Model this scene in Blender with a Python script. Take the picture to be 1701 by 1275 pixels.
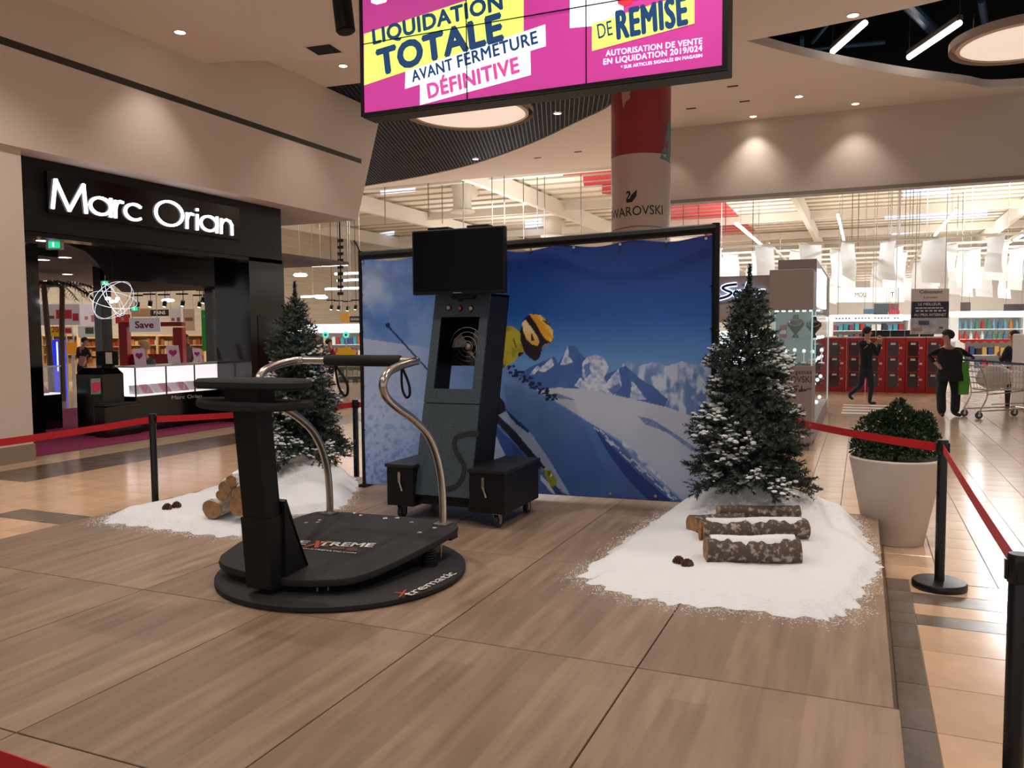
import bpy, bmesh, math, random
import numpy as np
from mathutils import Vector, Matrix
for o in list(bpy.data.objects): bpy.data.objects.remove(o)
random.seed(7); rng = np.random.default_rng(7)
SC = bpy.context.scene
COL = SC.collection
# ---------------------------------------------------------------- camera
FPX, PITCH, ROLL, YAW = 1354.1, 0.0628775, -0.0074063, 0.4056655
def _R():
    cp, sp, cr, sr, cy, sy = math.cos(PITCH), math.sin(PITCH), math.cos(ROLL), math.sin(ROLL), math.cos(YAW), math.sin(YAW)
    base = np.array([[1,0,0],[0,0,-1],[0,1,0]], float)
    Rp = np.array([[1,0,0],[0,cp,-sp],[0,sp,cp]]); Rr = np.array([[cr,-sr,0],[sr,cr,0],[0,0,1]])
    W = np.array([[cy,sy,0],[-sy,cy,0],[0,0,1]])
    return Rr @ Rp @ base @ W
CR = _R(); CAM = np.array([0,0,1.6])
cam = bpy.data.cameras.new('camera'); camo = bpy.data.objects.new('camera', cam); COL.objects.link(camo)
cam.sensor_width = 36; cam.lens = FPX/1701*36; cam.clip_start = .05; cam.clip_end = 300
camo.matrix_world = Matrix(((CR[0][0], -CR[1][0], -CR[2][0], 0), (CR[0][1], -CR[1][1], -CR[2][1], 0), (CR[0][2], -CR[1][2], -CR[2][2], 1.6), (0,0,0,1)))
SC.camera = camo
# ---------------------------------------------------------------- world, exposure
wd = bpy.data.worlds.new('mall_air'); SC.world = wd; wd.use_nodes = True
wd.node_tree.nodes['Background'].inputs[0].default_value = (1.0, .93, .88, 1)
wd.node_tree.nodes['Background'].inputs[1].default_value = .5
vs = SC.view_settings; vs.view_transform = 'Standard'; vs.look = 'None'; vs.exposure = .12; vs.gamma = 1; vs.use_curve_mapping = False
# survey helpers: photo pixel (1701x1275) -> place in the mall (x across, y into the mall, z up, metres)
def ray(u, v): return CR.T @ np.array([(u-850.5)/FPX, (v-637.5)/FPX, 1])
def G(u, v, z=0.): w = ray(u, v); return Vector(CAM + w*((z-1.6)/w[2]))
def PX(u, v, x): w = ray(u, v); return Vector(CAM + w*(x/w[0]))
def PY(u, v, y): w = ray(u, v); return Vector(CAM + w*(y/w[1]))
def AT(u, v, d): return Vector(CAM + ray(u, v)*d)
# ---------------------------------------------------------------- materials
def lin(c):
    if isinstance(c, str): c = [int(c[i:i+2], 16) for i in (1, 3, 5)]
    return tuple(((x/255/12.92) if x/255 <= .04045 else ((x/255+.055)/1.055)**2.4) for x in c)
MATS = {}
def M(name, col='#888888', rough=.5, metal=0., em=0., emcol=None, var=0., vscale=8., bump=0., bscale=40., trans=0., alpha=1., coat=0., spec=.5, stretch=None, col2=None, thr=None, voronoi=False):
    if name in MATS: return MATS[name]
    m = bpy.data.materials.new(name); m.use_nodes = True; nt = m.node_tree; b = nt.nodes['Principled BSDF']
    c = lin(col); b.inputs['Base Color'].default_value = (*c, 1); b.inputs['Roughness'].default_value = rough
    b.inputs['Metallic'].default_value = metal; b.inputs['Specular IOR Level'].default_value = spec
    b.inputs['Transmission Weight'].default_value = trans; b.inputs['Alpha'].default_value = alpha; b.inputs['Coat Weight'].default_value = coat
    if em: b.inputs['Emission Color'].default_value = (*lin(emcol or col), 1); b.inputs['Emission Strength'].default_value = em
    if var or col2 or bump:
        tc = nt.nodes.new('ShaderNodeTexCoord'); mp = nt.nodes.new('ShaderNodeMapping'); nt.links.new(tc.outputs['Object'], mp.inputs[0])
        if stretch: mp.inputs['Scale'].default_value = stretch
        if var or col2:
            n = nt.nodes.new('ShaderNodeTexNoise'); n.inputs['Scale'].default_value = vscale; n.inputs['Detail'].default_value = 5
            nt.links.new(mp.outputs[0], n.inputs[0])
            r = nt.nodes.new('ShaderNodeValToRGB'); nt.links.new(n.outputs[0], r.inputs[0])
            if col2: c0, c1 = lin(col), lin(col2)
            else: c0 = tuple(x*(1-var) for x in c); c1 = tuple(min(1, x*(1+var)) for x in c)
            e = thr or (.3, .7)
            r.color_ramp.elements[0].position = e[0]; r.color_ramp.elements[1].position = e[1]
            r.color_ramp.elements[0].color = (*c0, 1); r.color_ramp.elements[1].color = (*c1, 1)
            nt.links.new(r.outputs[0], b.inputs['Base Color'])
        if bump:
            n2 = nt.nodes.new('ShaderNodeTexVoronoi' if voronoi else 'ShaderNodeTexNoise'); n2.inputs['Scale'].default_value = bscale
            nt.links.new(mp.outputs[0], n2.inputs[0])
            bp = nt.nodes.new('ShaderNodeBump'); bp.inputs['Strength'].default_value = bump; bp.inputs['Distance'].default_value = .01
            nt.links.new(n2.outputs[0], bp.inputs['Height']); nt.links.new(bp.outputs[0], b.inputs['Normal'])
    MATS[name] = m; return m
def tint_by_object(m, amount=.12):
    "small per-piece brightness change, so tiles or panels differ a little"
    nt = m.node_tree; b = nt.nodes['Principled BSDF']; oi = nt.nodes.new('ShaderNodeObjectInfo'); mr = nt.nodes.new('ShaderNodeMapRange')
    mr.inputs[3].default_value = 1-amount; mr.inputs[4].default_value = 1+amount; nt.links.new(oi.outputs['Random'], mr.inputs[0])
    mx = nt.nodes.new('ShaderNodeMix'); mx.data_type = 'RGBA'; mx.blend_type = 'MULTIPLY'; mx.inputs[0].default_value = 1
    src = b.inputs['Base Color']
    if src.is_linked: nt.links.new(src.links[0].from_socket, mx.inputs[6])
    else: mx.inputs[6].default_value = src.default_value
    nt.links.new(mr.outputs[0], mx.inputs[7]); nt.links.new(mx.outputs[2], b.inputs['Base Color'])
# ---------------------------------------------------------------- mesh helpers
def empty(name, loc=(0,0,0), rz=0):
    o = bpy.data.objects.new(name, None); COL.objects.link(o); o.location = loc; o.rotation_euler = (0,0,rz); o.empty_display_size = .1; return o
def tag(o, label=None, cat=None, group=None, kind=None):
    if label: o['label'] = label
    if cat: o['category'] = cat
    if group: o['group'] = group
    if kind: o['kind'] = kind
    return o
def thing(name, label, cat, loc=(0,0,0), rz=0, group=None): return tag(empty(name, loc, rz), label, cat, group)
def LM(o): return Matrix.LocRotScale(o.location, o.rotation_euler, o.scale)
def WM(o):
    m = LM(o)
    while o.parent: o = o.parent; m = LM(o) @ m
    return m
class MB:
    def __init__(s): s.v = []; s.f = []; s.m = []; s.mi = 0
    def add(s, vs, fs):
        k = len(s.v); s.v += [tuple(p) for p in vs]; s.f += [tuple(i+k for i in f) for f in fs]; s.m += [s.mi]*len(fs); return s
    def box(s, x0, x1, y0, y1, z0, z1):
        return s.hexa([(x0,y0,z0),(x1,y0,z0),(x1,y1,z0),(x0,y1,z0)], [(x0,y0,z1),(x1,y0,z1),(x1,y1,z1),(x0,y1,z1)])
    def hexa(s, b, t): return s.prismloops([b, t])
    def prismloops(s, loops, cap=True):
        n = len(loops[0]); vs = [p for l in loops for p in l]; fs = []
        for k in range(len(loops)-1):
            for i in range(n): j = (i+1) % n; fs.append((k*n+i, k*n+j, k*n+n+j, k*n+n+i))
        if cap: fs.append(tuple(range(n))[::-1]); fs.append(tuple((len(loops)-1)*n+i for i in range(n)))
        return s.add(vs, fs)
    def prism(s, pts, z0, z1): return s.prismloops([[(x,y,z0) for x,y in pts], [(x,y,z1) for x,y in pts]])
    def rbox(s, x0, x1, y0, y1, z0, z1, r=.01):
        "box with chamfered vertical and top edges"
        def L(i, z): return [(x0+i+r,y0+i,z),(x1-i-r,y0+i,z),(x1-i,y0+i+r,z),(x1-i,y1-i-r,z),(x1-i-r,y1-i,z),(x0+i+r,y1-i,z),(x0+i,y1-i-r,z),(x0+i,y0+i+r,z)]
        return s.prismloops([L(r*.7,z0),L(0,z0+r),L(0,z1-r),L(r*.7,z1)])
    def ring(s, c, n, r, ax, rot=0):
        ax = Vector(ax).normalized(); a = ax.orthogonal().normalized() if abs(ax.z) < .999 else Vector((1,0,0)); 
        if abs(ax.z) < .95: a = ax.cross(Vector((0,0,1))).normalized()
        b = ax.cross(a); c = Vector(c)
        return [c + (a*math.cos(t)+b*math.sin(t))*r for t in (rot+2*math.pi*i/n for i in range(n))]
    def tube(s, path, r, n=8, cap=True, closed=False):
        P = [Vector(p) for p in path]; loops = []; R = r if isinstance(r, (list, tuple)) else [r]*len(P)
        a = None
        for i, p in enumerate(P):
            if closed: d = P[(i+1) % len(P)]-P[i-1]
            else: d = P[min(i+1, len(P)-1)]-P[max(i-1, 0)]
            d.normalize()
            if a is None: a = d.orthogonal().normalized()
            a = (a-d*a.dot(d)).normalized(); b = d.cross(a)
            loops.append([p+(a*math.cos(t)+b*math.sin(t))*R[i] for t in (2*math.pi*k/n for k in range(n))])
        if closed: loops.append(loops[0]); cap = False
        return s.prismloops(loops, cap)
    def cyl(s, c, r, h, n=20, r2=None, ax=(0,0,1)):
        c = Vector(c); ax = Vector(ax).normalized()
        return s.prismloops([s.ring(c, n, r, ax), s.ring(c+ax*h, n, r if r2 is None else r2, ax)])
    def lathe(s, prof, c=(0,0,0), n=32, cap=True):
        return s.prismloops([[(c[0]+r*math.cos(2*math.pi*i/n), c[1]+r*math.sin(2*math.pi*i/n), c[2]+z) for i in range(n)] for r, z in prof], cap)
    def ball(s, c, rx, ry=None, rz=None, n=10, k=6, jit=0):
        ry = ry or rx; rz = rz or rx; L = []
        for j in range(k+1):
            ph = -math.pi/2+math.pi*(j+.02 if j == 0 else j-.02 if j == k else j)/k
            L.append([(c[0]+rx*math.cos(ph)*math.cos(2*math.pi*i/n)*(1+random.uniform(-jit, jit)), c[1]+ry*math.cos(ph)*math.sin(2*math.pi*i/n)*(1+random.uniform(-jit, jit)), c[2]+rz*math.sin(ph)) for i in range(n)])
        return s.prismloops(L)
    def quad(s, a, b, c, d): return s.add([a,b,c,d], [(0,1,2,3)])
    def build(s, name, mat, parent=None, smooth=False, world=False, kind=None, bevel=0):
        me = bpy.data.meshes.new(name); V = s.v
        if world and parent is not None:
            inv = WM(parent).inverted(); V = [inv @ Vector(p) for p in V]
        me.from_pydata([tuple(p) for p in V], [], s.f)
        for m in (mat if isinstance(mat, (list, tuple)) else [mat]): me.materials.append(m)
        if isinstance(mat, (list, tuple)): me.polygons.foreach_set('material_index', s.m)
        bm = bmesh.new(); bm.from_mesh(me); bmesh.ops.recalc_face_normals(bm, faces=bm.faces)
        if bevel: bmesh.ops.bevel(bm, geom=[e for e in bm.edges if len(e.link_faces) == 2 and e.calc_face_angle(0) > .6], offset=bevel, segments=2, affect='EDGES', profile=.6)
        bm.to_mesh(me); bm.free()
        if smooth:
            me.polygons.foreach_set('use_smooth', [True]*len(me.polygons))
            try: me.set_sharp_from_angle(angle=math.radians(40))
            except Exception: pass
        o = bpy.data.objects.new(name, me); COL.objects.link(o); o.parent = parent
        if kind: o['kind'] = kind
        return o
def dup(o, parent=None):
    c = o.copy(); COL.objects.link(c); c.parent = parent
    for ch in o.children: dup(ch, c)
    return c
def box(name, mat, parent, x0, x1, y0, y1, z0, z1, bevel=0, **k): return MB().box(x0,x1,y0,y1,z0,z1).build(name, mat, parent, bevel=bevel, **k)
def smooth_path(pts, n=8):
    P = [Vector(p) for p in pts]; out = []
    for i in range(len(P)-1):
        p0, p1, p2, p3 = P[max(i-1,0)], P[i], P[i+1], P[min(i+2, len(P)-1)]
        for k in range(n):
            t = k/n; out.append(.5*((2*p1)+(p2-p0)*t+(2*p0-5*p1+4*p2-p3)*t*t+(3*p1-p0-3*p2+p3)*t**3))
    return out+[P[-1]]
def text_mesh(txt, bold=0., shear=0., spacing=1., extrude=0.):
    cu = bpy.data.curves.new('lettering', 'FONT'); cu.body = txt; cu.offset = bold; cu.shear = shear; cu.space_character = spacing; cu.resolution_u = 3; cu.extrude = extrude
    ob = bpy.data.objects.new('lettering', cu); COL.objects.link(ob)
    dg = bpy.context.evaluated_depsgraph_get(); me = bpy.data.meshes.new_from_object(ob.evaluated_get(dg)); bpy.data.objects.remove(ob); bpy.data.curves.remove(cu)
    v = np.empty(len(me.vertices)*3); me.vertices.foreach_get('co', v); v = v.reshape(-1, 3)
    return me, v
def lettering(txt, mat, parent, P0, P1, up, height, lift=.004, bold=.02, shear=0., spacing=1., cap=.72, wrap=None, name='lettering', thick=0., world=True):
    "text whose baseline runs from P0 to P1, capital height `height`, on the plane spanned by P1-P0 and up"
    me, v = text_mesh(txt, 0, shear, spacing, .1 if thick else 0)
    P0, P1, up = Vector(P0), Vector(P1), Vector(up).normalized(); ex = P1-P0; w = ex.length; ex.normalize(); up = (up-ex*up.dot(ex)).normalized(); nz = ex.cross(up)
    x0, x1 = v[:,0].min(), v[:,0].max(); A = (v[:,0]-x0)/(x1-x0)*w; B = v[:,1]/cap*height; Cc = lift+(v[:,2]*thick*10 if thick else 0*v[:,2])
    pts = np.outer(A, ex)+np.outer(B, up)+np.outer(Cc, nz)+np.array(P0)
    if wrap: pts = np.array([wrap(p) for p in pts])
    if parent is not None and world:
        inv = np.array(WM(parent).inverted()); pts = pts @ inv[:3,:3].T+inv[:3,3]
    me.vertices.foreach_set('co', pts.astype(np.float32).ravel())
    if bold > 0:      # heavier strokes: the same glyphs laid side by side by a hair
        off = [bold*height*1.6*(np.array(ex)*math.cos(a)+np.array(up)*math.sin(a))+np.array(nz)*.0002*(i+1) for i, a in enumerate((0, 1.047, 2.094, 3.1416, 4.189, 5.236))]
        if parent is not None and world: off = [inv[:3,:3] @ d for d in off]
        bm = bmesh.new(); bm.from_mesh(me); base = bmesh.ops.duplicate
        src = bm.verts[:]+bm.edges[:]+bm.faces[:]
        for d in off:
            r = base(bm, geom=src); bmesh.ops.translate(bm, vec=Vector(d), verts=[g for g in r['geom'] if isinstance(g, bmesh.types.BMVert)])
        bm.to_mesh(me); bm.free()
    me.materials.clear(); me.materials.append(mat); me.name = name
    o = bpy.data.objects.new(name, me); COL.objects.link(o); o.parent = parent; me.update(); return o
def flat(name, mat, parent, pts, lift=0, nrm=None, thick=.002, world=True):
    "thin flat piece (print, card, pane) with real thickness through given points"
    P = [Vector(p) for p in pts]; n = nrm and Vector(nrm).normalized() or (P[1]-P[0]).cross(P[2]-P[0]).normalized()
    return MB().prismloops([[p+n*lift for p in P], [p+n*(lift+thick) for p in P]]).build(name, mat, parent, world=world)
ORD = ['first','second','third','fourth','fifth','sixth','seventh','eighth','ninth','tenth','eleventh','twelfth','thirteenth','fourteenth','fifteenth','sixteenth','seventeenth','eighteenth','nineteenth','twentieth','twenty-first','twenty-second','twenty-third','twenty-fourth','twenty-fifth','twenty-sixth','twenty-seventh','twenty-eighth','twenty-ninth','thirtieth']
def spot(loc, watt, ang=100, col=(1,.9,.81), blend=.6, r=.08, aim=None):
    l = bpy.data.lights.new('lamp', 'SPOT'); l.energy = watt; l.color = col; l.spot_size = math.radians(ang); l.spot_blend = blend; l.shadow_soft_size = r
    o = bpy.data.objects.new('lamp', l); COL.objects.link(o); o.location = loc
    if aim is not None: o.rotation_euler = (Vector(aim)-Vector(loc)).to_track_quat('-Z', 'Y').to_euler()
    return o
def area(loc, watt, sx, sy, col=(1,1,1), rot=(0,0,0)):
    l = bpy.data.lights.new('lamp', 'AREA'); l.energy = watt; l.color = col; l.shape = 'RECTANGLE'; l.size = sx; l.size_y = sy
    o = bpy.data.objects.new('lamp', l); COL.objects.link(o); o.location = loc; o.rotation_euler = rot; return o
# ================================================================ THE SETTING
m_white = M('warm_white_plaster', '#d4c5ba', .7, bump=.03, bscale=60)
m_ceil = M('ceiling_paint', '#e4d8ce', .75)
m_black = M('black_gloss_panel', '#0c0c0e', .12, spec=.6)
m_blackm = M('black_matt', '#0a0a0c', .55, spec=.3)
m_steel = M('brushed_steel', '#b9b3ac', .3, metal=1)
m_dark = M('plenum_dark', '#070a10', .9)
m_grout = M('floor_grout', '#7d6a58', .6)
m_tile = M('cream_tile', '#cbab8f', .16, var=.1, vscale=3, spec=.6); tint_by_object(m_tile, .06)
m_tiled = M('brown_tile', '#6d5a4e', .2, var=.2, vscale=4, spec=.6); tint_by_object(m_tiled, .1)
m_tileg = M('grey_brown_tile', '#6b6056', .25, var=.2, vscale=5); tint_by_object(m_tileg, .1)
def struct(o): o['kind'] = 'structure'; return o
FZ = -.24            # mall floor; the stage top is z = 0
floor = struct(MB().box(-42, 32, -9, 76, -.6, FZ-.0045).build('floor', m_grout))
TS = .366
def tile_kind(x, y):
    if -10.7 < x < -9.7 and y > 7.0: return 1
    if -8.2 < x < -6.9 and 5.35 < y < 5.7: return 2
    return 0
cells = []
def tile_cells():
    for ix in range(-36, 40):
        for iy in range(-4, 74):
            x, y = .19+ix*TS, .0+iy*TS
            cx, cy = x+TS/2, y+TS/2
            if -6.27 < x+.02 and x+TS < .17+.04 and cy < 7.4: continue
            if cx < -11.7 and cy > 7.5: continue
            if x > .1 and y < 6.45: continue
            c = CR @ (np.array([cx, cy, FZ])-CAM)
            if c[2] < .5: continue
            u, v = 850.5+FPX*c[0]/c[2], 637.5+FPX*c[1]/c[2]
            if -700 < u < 2700 and v < 2600:
                px = FPX*TS/c[2]*TS*1.6/c[2]*FPX
                hidden = not (-20 < u < 1720 and v < 1300) or 600 < u < 1180 and v < 815 or 420 < u < 640 and v > 700 or cx < -11.7 or (-6.2 < cx < .15 and cy < 9.5)
                cells.append((0 if hidden else px, x, y))
tile_cells()
cells.sort(reverse=True)
def tile_mesh(w, h):
    g = .003; b = .004
    def L(i, z): return [(g+i, g+i, z), (w-g-i, g+i, z), (w-g-i, h-g-i, z), (g+i, h-g-i, z)]
    return MB().prismloops([L(0, -.0045), L(0, -.002), L(b*.6, 0)])
# long narrow strips where the bands run, plain squares elsewhere
tm = {}
for k, mt in ((0, m_tile), (1, m_tiled), (2, m_tileg)):
    t0 = tile_mesh(TS, TS).build('floor_tile', mt, floor); tm[k] = t0.data; bpy.data.objects.remove(t0)
rest = {0: MB(), 1: MB(), 2: MB()}
for i, (px, x, y) in enumerate(cells):
    k = tile_kind(x+TS/2, y+TS/2)
    if i < 260:
        o = bpy.data.objects.new('floor_tile', tm[k]); COL.objects.link(o); o.location = (x, y, FZ); o.parent = floor
    else:
        s = tile_mesh(TS, TS); rest[k].add([(a+x, b+y, c+FZ) for a, b, c in s.v], s.f)
for k, mt in ((0, m_tile), (1, m_tiled), (2, m_tileg)):
    if rest[k].v: rest[k].build('distant_floor_tiles', mt, floor, kind='stuff')
# large tiles and dark bands beside the stage
rows = [(6.58,6.28,0),(6.28,6.03,2),(6.03,5.80,0),(5.80,5.59,2),(5.59,5.15,0),(5.15,4.63,0),(4.63,4.09,0),(4.09,3.5,0),(3.5,2.94,0),(2.94,2.4,0)]
def one_tile(x0, x1, y0, y1, k):
    s = tile_mesh(x1-x0, y1-y0); o = s.build('floor_tile', (m_tile, m_tiled, m_tileg)[k], floor); o.location = (x0, y0, FZ)
for y1, y0, k in rows:
    one_tile(.19, .345, y0, y1, 2)
    for c in range(12): one_tile(.345+.74*c, 1.085+.74*c, y0, y1, 0 if (k == 2 and y1 > 5.5 and c == 0 and False) else k)
# white crossing stripes painted by the hypermarket entrance
m_stripe = M('white_floor_stripe', '#e9e2da', .3)
for k in range(4):
    box('floor_stripe', m_stripe, floor, -.4, .85, 19.4+.7*k, 19.75+.7*k, FZ, FZ+.0015)
# ---- ceilings with cut-outs
def plate(name, outer, holes, z, h, mat, rim=None):
    bm = bmesh.new()
    edges = []
    for loop in [outer]+holes:
        vs_ = [bm.verts.new((x, y, z)) for x, y in loop]
        for i in range(len(vs_)): edges.append(bm.edges.new((vs_[i], vs_[(i+1) % len(vs_)])))
    bmesh.ops.triangle_fill(bm, use_beauty=True, use_dissolve=False, edges=edges)
    for loop in [outer]+holes:
        a = [bm.verts.new((x, y, z)) for x, y in loop]; b = [bm.verts.new((x, y, z+h)) for x, y in loop]
        for i in range(len(a)): j = (i+1) % len(a); bm.faces.new((a[i], a[j], b[j], b[i]))
    me = bpy.data.meshes.new(name); bm.to_mesh(me); bm.free(); me.materials.append(mat)
    o = bpy.data.objects.new(name, me); COL.objects.link(o); return o
def sm2(pts, n=6): return [(p.x, p.y) for p in smooth_path([(x, y, 0) for x, y in pts], n)]
CZ, CL = 7.13, 6.57   # upper and lower ceiling heights
leaf = sm2([(-18.74,26.59),(-17.38,26.42),(-14.65,25.68),(-11.93,24.56),(-9.14,22.69),(-7.01,20.83),(-5.76,19.64),(-5.36,18.40),(-6.10,16.93),(-7.90,15.98),(-10.23,15.61),(-12.98,15.69),(-16.37,17.16),(-19.19,20.89),(-19.87,24.84)], 5)
dk = [G(u, v, CZ) for u, v in ((1240,68),(1320,90),(1400,107),(1500,125),(1600,138),(1664,145))]
darkleaf = sm2([(p.x, p.y) for p in dk]+[(5.1,22.1),(7.9,21.4)], 5)+[(10.2,19.8),(10.2,13.8),(1.4,13.8),(.2,14.9)]
ceil_up = struct(plate('ceiling', [(-22.5,10.2),(15.8,10.2),(15.8,22.58),(-5.02,22.58),(-5.02,26.8),(-22.5,26.8)], [leaf, darkleaf], CZ, .18, m_ceil))
lowedge = sm2([(-11.74,11.57),(-11.29,11.80),(-10.16,12.15),(-8.47,12.98),(-6.21,14.11),(-4.06,14.73),(-1.92,14.79),(1.02,14.23),(3.95,12.87),(6.77,11.06)], 5)
ceil_low = plate('ceiling', [(-11.85,-8),(15.8,-8),(15.8,10.4)]+lowedge[::-1]+[(-11.85,11.57)], [], CL, .6, m_ceil); ceil_low.parent = ceil_up
box('plenum', m_dark, ceil_up, -22.5, 15.8, 10.2, 27, 9.5, 9.6); 
for a in ((-22.5,15.8,10.15,10.2,7.2,9.5),(-22.5,-5,26.8,26.85,7.32,9.5),(-5,15.8,22.58,22.63,7.32,9.5),(15.8,15.85,10.2,22.6,7.2,9.5),(-22.55,-22.5,10.2,27,7.2,9.5)): box('plenum', m_dark, ceil_up, *a)
# metal mesh ceiling in the leaf-shaped recess
m_mesh = M('grey_blue_mesh_metal', '#3c434d', .45, metal=.5)
def clip_lines(poly, ang, step):
    c, s_ = math.cos(ang), math.sin(ang); P = [(x*c+y*s_, -x*s_+y*c) for x, y in poly]; lo, hi = min(p[1] for p in P), max(p[1] for p in P); out = []
    t = lo+step/2
    while t < hi:
        xs = []
        for i in range(len(P)):
            (x0, y0), (x1, y1) = P[i], P[(i+1) % len(P)]
            if (y0 <= t) != (y1 <= t): xs.append(x0+(t-y0)/(y1-y0)*(x1-x0))
        xs.sort()
        for a, b in zip(xs[::2], xs[1::2]): out.append(((a*c-t*s_, a*s_+t*c), (b*c-t*s_, b*s_+t*c)))
        t += step
    return out
mesh_c = MB()
for ang in (math.radians(20), math.radians(110)):
    for (x0, y0), (x1, y1) in clip_lines(leaf, ang, .115):
        d = Vector((x1-x0, y1-y0, 0)); d.normalize(); n = Vector((-d.y, d.x, 0))*.011
        mesh_c.hexa([(x0-n.x,y0-n.y,CZ+.02),(x1-n.x,y1-n.y,CZ+.02),(x1+n.x,y1+n.y,CZ+.02),(x0+n.x,y0+n.y,CZ+.02)], [(x0-n.x,y0-n.y,CZ+.11),(x1-n.x,y1-n.y,CZ+.11),(x1+n.x,y1+n.y,CZ+.11),(x0+n.x,y0+n.y,CZ+.11)])
mc = mesh_c.build('mesh_ceiling', m_mesh, ceil_up, kind='stuff')
# ---- right: fascia over the hypermarket entrance
fas = struct(box('wall_back', m_white, None, -5.14, 15.8, 22.58, 22.95, 5.19, CZ))
MB().box(-5.14, 15.8, 22.55, 23.0, 5.10, 5.19).build('edge_trim', M('fascia_trim', '#8d8379', .5), fas)
# ---- left: bulkhead above the jeweller with a linear slot diffuser
bulk = struct(MB().prismloops([[(-11.18,-8,4.31),(-11.18,16.7,4.31),(-11.18,17.84,CZ),(-11.18,-8,CZ)], [(-13.9,-8,4.31),(-13.9,16.7,4.31),(-13.9,17.84,CZ),(-13.9,-8,CZ)]]).build('wall_left', m_white))
sb = MB(); p0, p1 = PX(0, 55, -11.18), PX(600, 268, -11.18)
sb.box(-11.186, -11.175, 3.0, p1.y, p1.z-.055, p1.z+.055); slot = sb.build('slot_diffuser', M('slot_dark', '#2b2420', .6), bulk)
for k in range(4): box('slot_blade', M('slot_blade', '#6b594d', .5), bulk, -11.19, -11.18, 3.0, p1.y, p1.z-.05+.028*k, p1.z-.05+.028*k+.012)
struct(box('wall_left', m_white, None, -11.97, -11.27, 7.70, 8.24, FZ, 4.31))
o = struct(box('baseboard_left', M('pillar_base', '#8f7d70', .4), None, -11.99, -11.25, 7.69, 8.255, FZ, .01))
struct(box('wall_left', m_blackm, None, -12.3, -12.1, -8, 7.8, FZ, 4.31))  # black sheet standing in for the dark opening of another shop
# distant mall walls behind the camera side are open; the right-hand wall beyond the frame
# ---- round column wrapped in a poster
colc = AT(1064, 480, 16.9); colr = .604
col = thing('round_column', 'round column wrapped in red poster over a pale jewellery advert', 'column', (colc.x, colc.y, 0))
zc = 1.6+16.9*(551-268)/FPX
MB().lathe([(colr,FZ),(colr,zc)], n=48, cap=False).build('pale_wrap', M('pale_wrap', '#c3aca2', .45), col, smooth=True)
MB().lathe([(colr,zc),(colr,CZ)], n=48, cap=False).build('red_wrap', M('red_wrap', '#9c2a30', .45, col2='#7d1f27', vscale=1.5), col, smooth=True)
def wrapc(off=.006):
    def f(p):
        # p lies on the tangent plane facing the camera: bend it round the column
        d = Vector((colc.x, colc.y, 0)); d.normalize(); rt = Vector((d.y*1, -d.x, 0)); rel = Vector((p[0]-colc.x, p[1]-colc.y, 0)); a = rel.dot(rt)/colr
        q = -d*math.cos(a)*(colr+off)+rt*math.sin(a)*(colr+off); return (colc.x+q.x, colc.y+q.y, p[2])
    return f
def on_col(u, v):
    d = Vector((colc.x, colc.y, 0)).normalized(); rt = Vector((d.y, -d.x, 0)); a = math.asin(max(-1, min(1, (u-1064)/49)))
    return Vector((colc.x, colc.y, 0))-d*colr+rt*a*colr+Vector((0, 0, 1.6+16.3*(551-v)/FPX))
m_ink = M('black_ink', '#15131a', .5)
lettering('SWAROVSKI', m_ink, col, on_col(1016, 361), on_col(1099, 357), (0,0,1), .19, bold=0, wrap=wrapc(), lift=0)
def colpoly(name, mat, pts, off):
    w = wrapc(off); bm = bmesh.new(); P = [on_col(u, v) for u, v in pts]; vs_ = [bm.verts.new(p) for p in P]
    es = [bm.edges.new((vs_[i], vs_[(i+1) % len(vs_)])) for i in range(len(vs_))]; bmesh.ops.triangle_fill(bm, edges=es, use_beauty=True)
    for _ in range(3): bmesh.ops.subdivide_edges(bm, edges=bm.edges[:], cuts=1, use_grid_fill=False)
    inv = WM(col).inverted()
    for vv in bm.verts: vv.co = inv @ Vector(w(vv.co))
    bmesh.ops.triangulate(bm, faces=bm.faces[:]); me = bpy.data.meshes.new(name); bm.to_mesh(me); bm.free(); me.materials.append(mat); ob = bpy.data.objects.new(name, me); COL.objects.link(ob); ob.parent = col; return ob
colpoly('swan_emblem', m_ink, [(1041,337),(1050,337),(1057,328),(1058,317),(1050,324),(1046,331),(1043,331),(1048,324),(1047,319),(1043,318),(1040,322),(1042,323),(1044,321),(1045,324),(1041,331)], .007)
colpoly('teal_print', M('teal_print', '#4f7f88', .5), [(1111,190),(1107,205),(1101,245),(1094,266),(1111,270)], .004)
colpoly('skin_print', M('skin_print', '#b08a76', .5), [(1031,140),(1060,133),(1055,148),(1046,160),(1047,168),(1040,172),(1036,183),(1034,165)], .004)
rb = MB(); w = wrapc(.006)
rb.tube([w(on_col(u, 381-4*math.cos((u-1064)/49*1.4))) for u in range(1018, 1111, 6)], .006, 4); rb.build('print_line', m_ink, col, world=True)
# ---- discs of light hung in the recesses
m_disc = M('disc_diffuser', '#f2e4d8', .6, em=.55, emcol='#ffe9d8'); m_rim = M('disc_rim', '#c9b6a6', .5)
def disc(c, r, label):
    t = thing('disc_light', label, 'ceiling light', c, 0, 'round disc lights in the ceiling recesses')
    MB().lathe([(r,0),(r,.14),(r-.12,.14),(r-.12,.02),(r-.2,0)], n=56, cap=False).build('rim', m_rim, t, smooth=True)
    MB().lathe([(.02,.045),(r-.16,.045),(r-.16,.06),(.02,.06)], n=56).build('diffuser', m_disc, t)
    for a in range(4): MB().cyl((math.cos(a*1.57+.4)*(r-.3), math.sin(a*1.57+.4)*(r-.3), .05), .006, .5, 5).build('hanger', m_steel, t)
dc = G(780, 191, 7.04); disc(dc, 1.6, 'round white disc light behind the pink screen')
dc2 = G(1705, 72, 6.96); disc(dc2, 1.3, 'round white disc light at the right edge of the ceiling')
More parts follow.
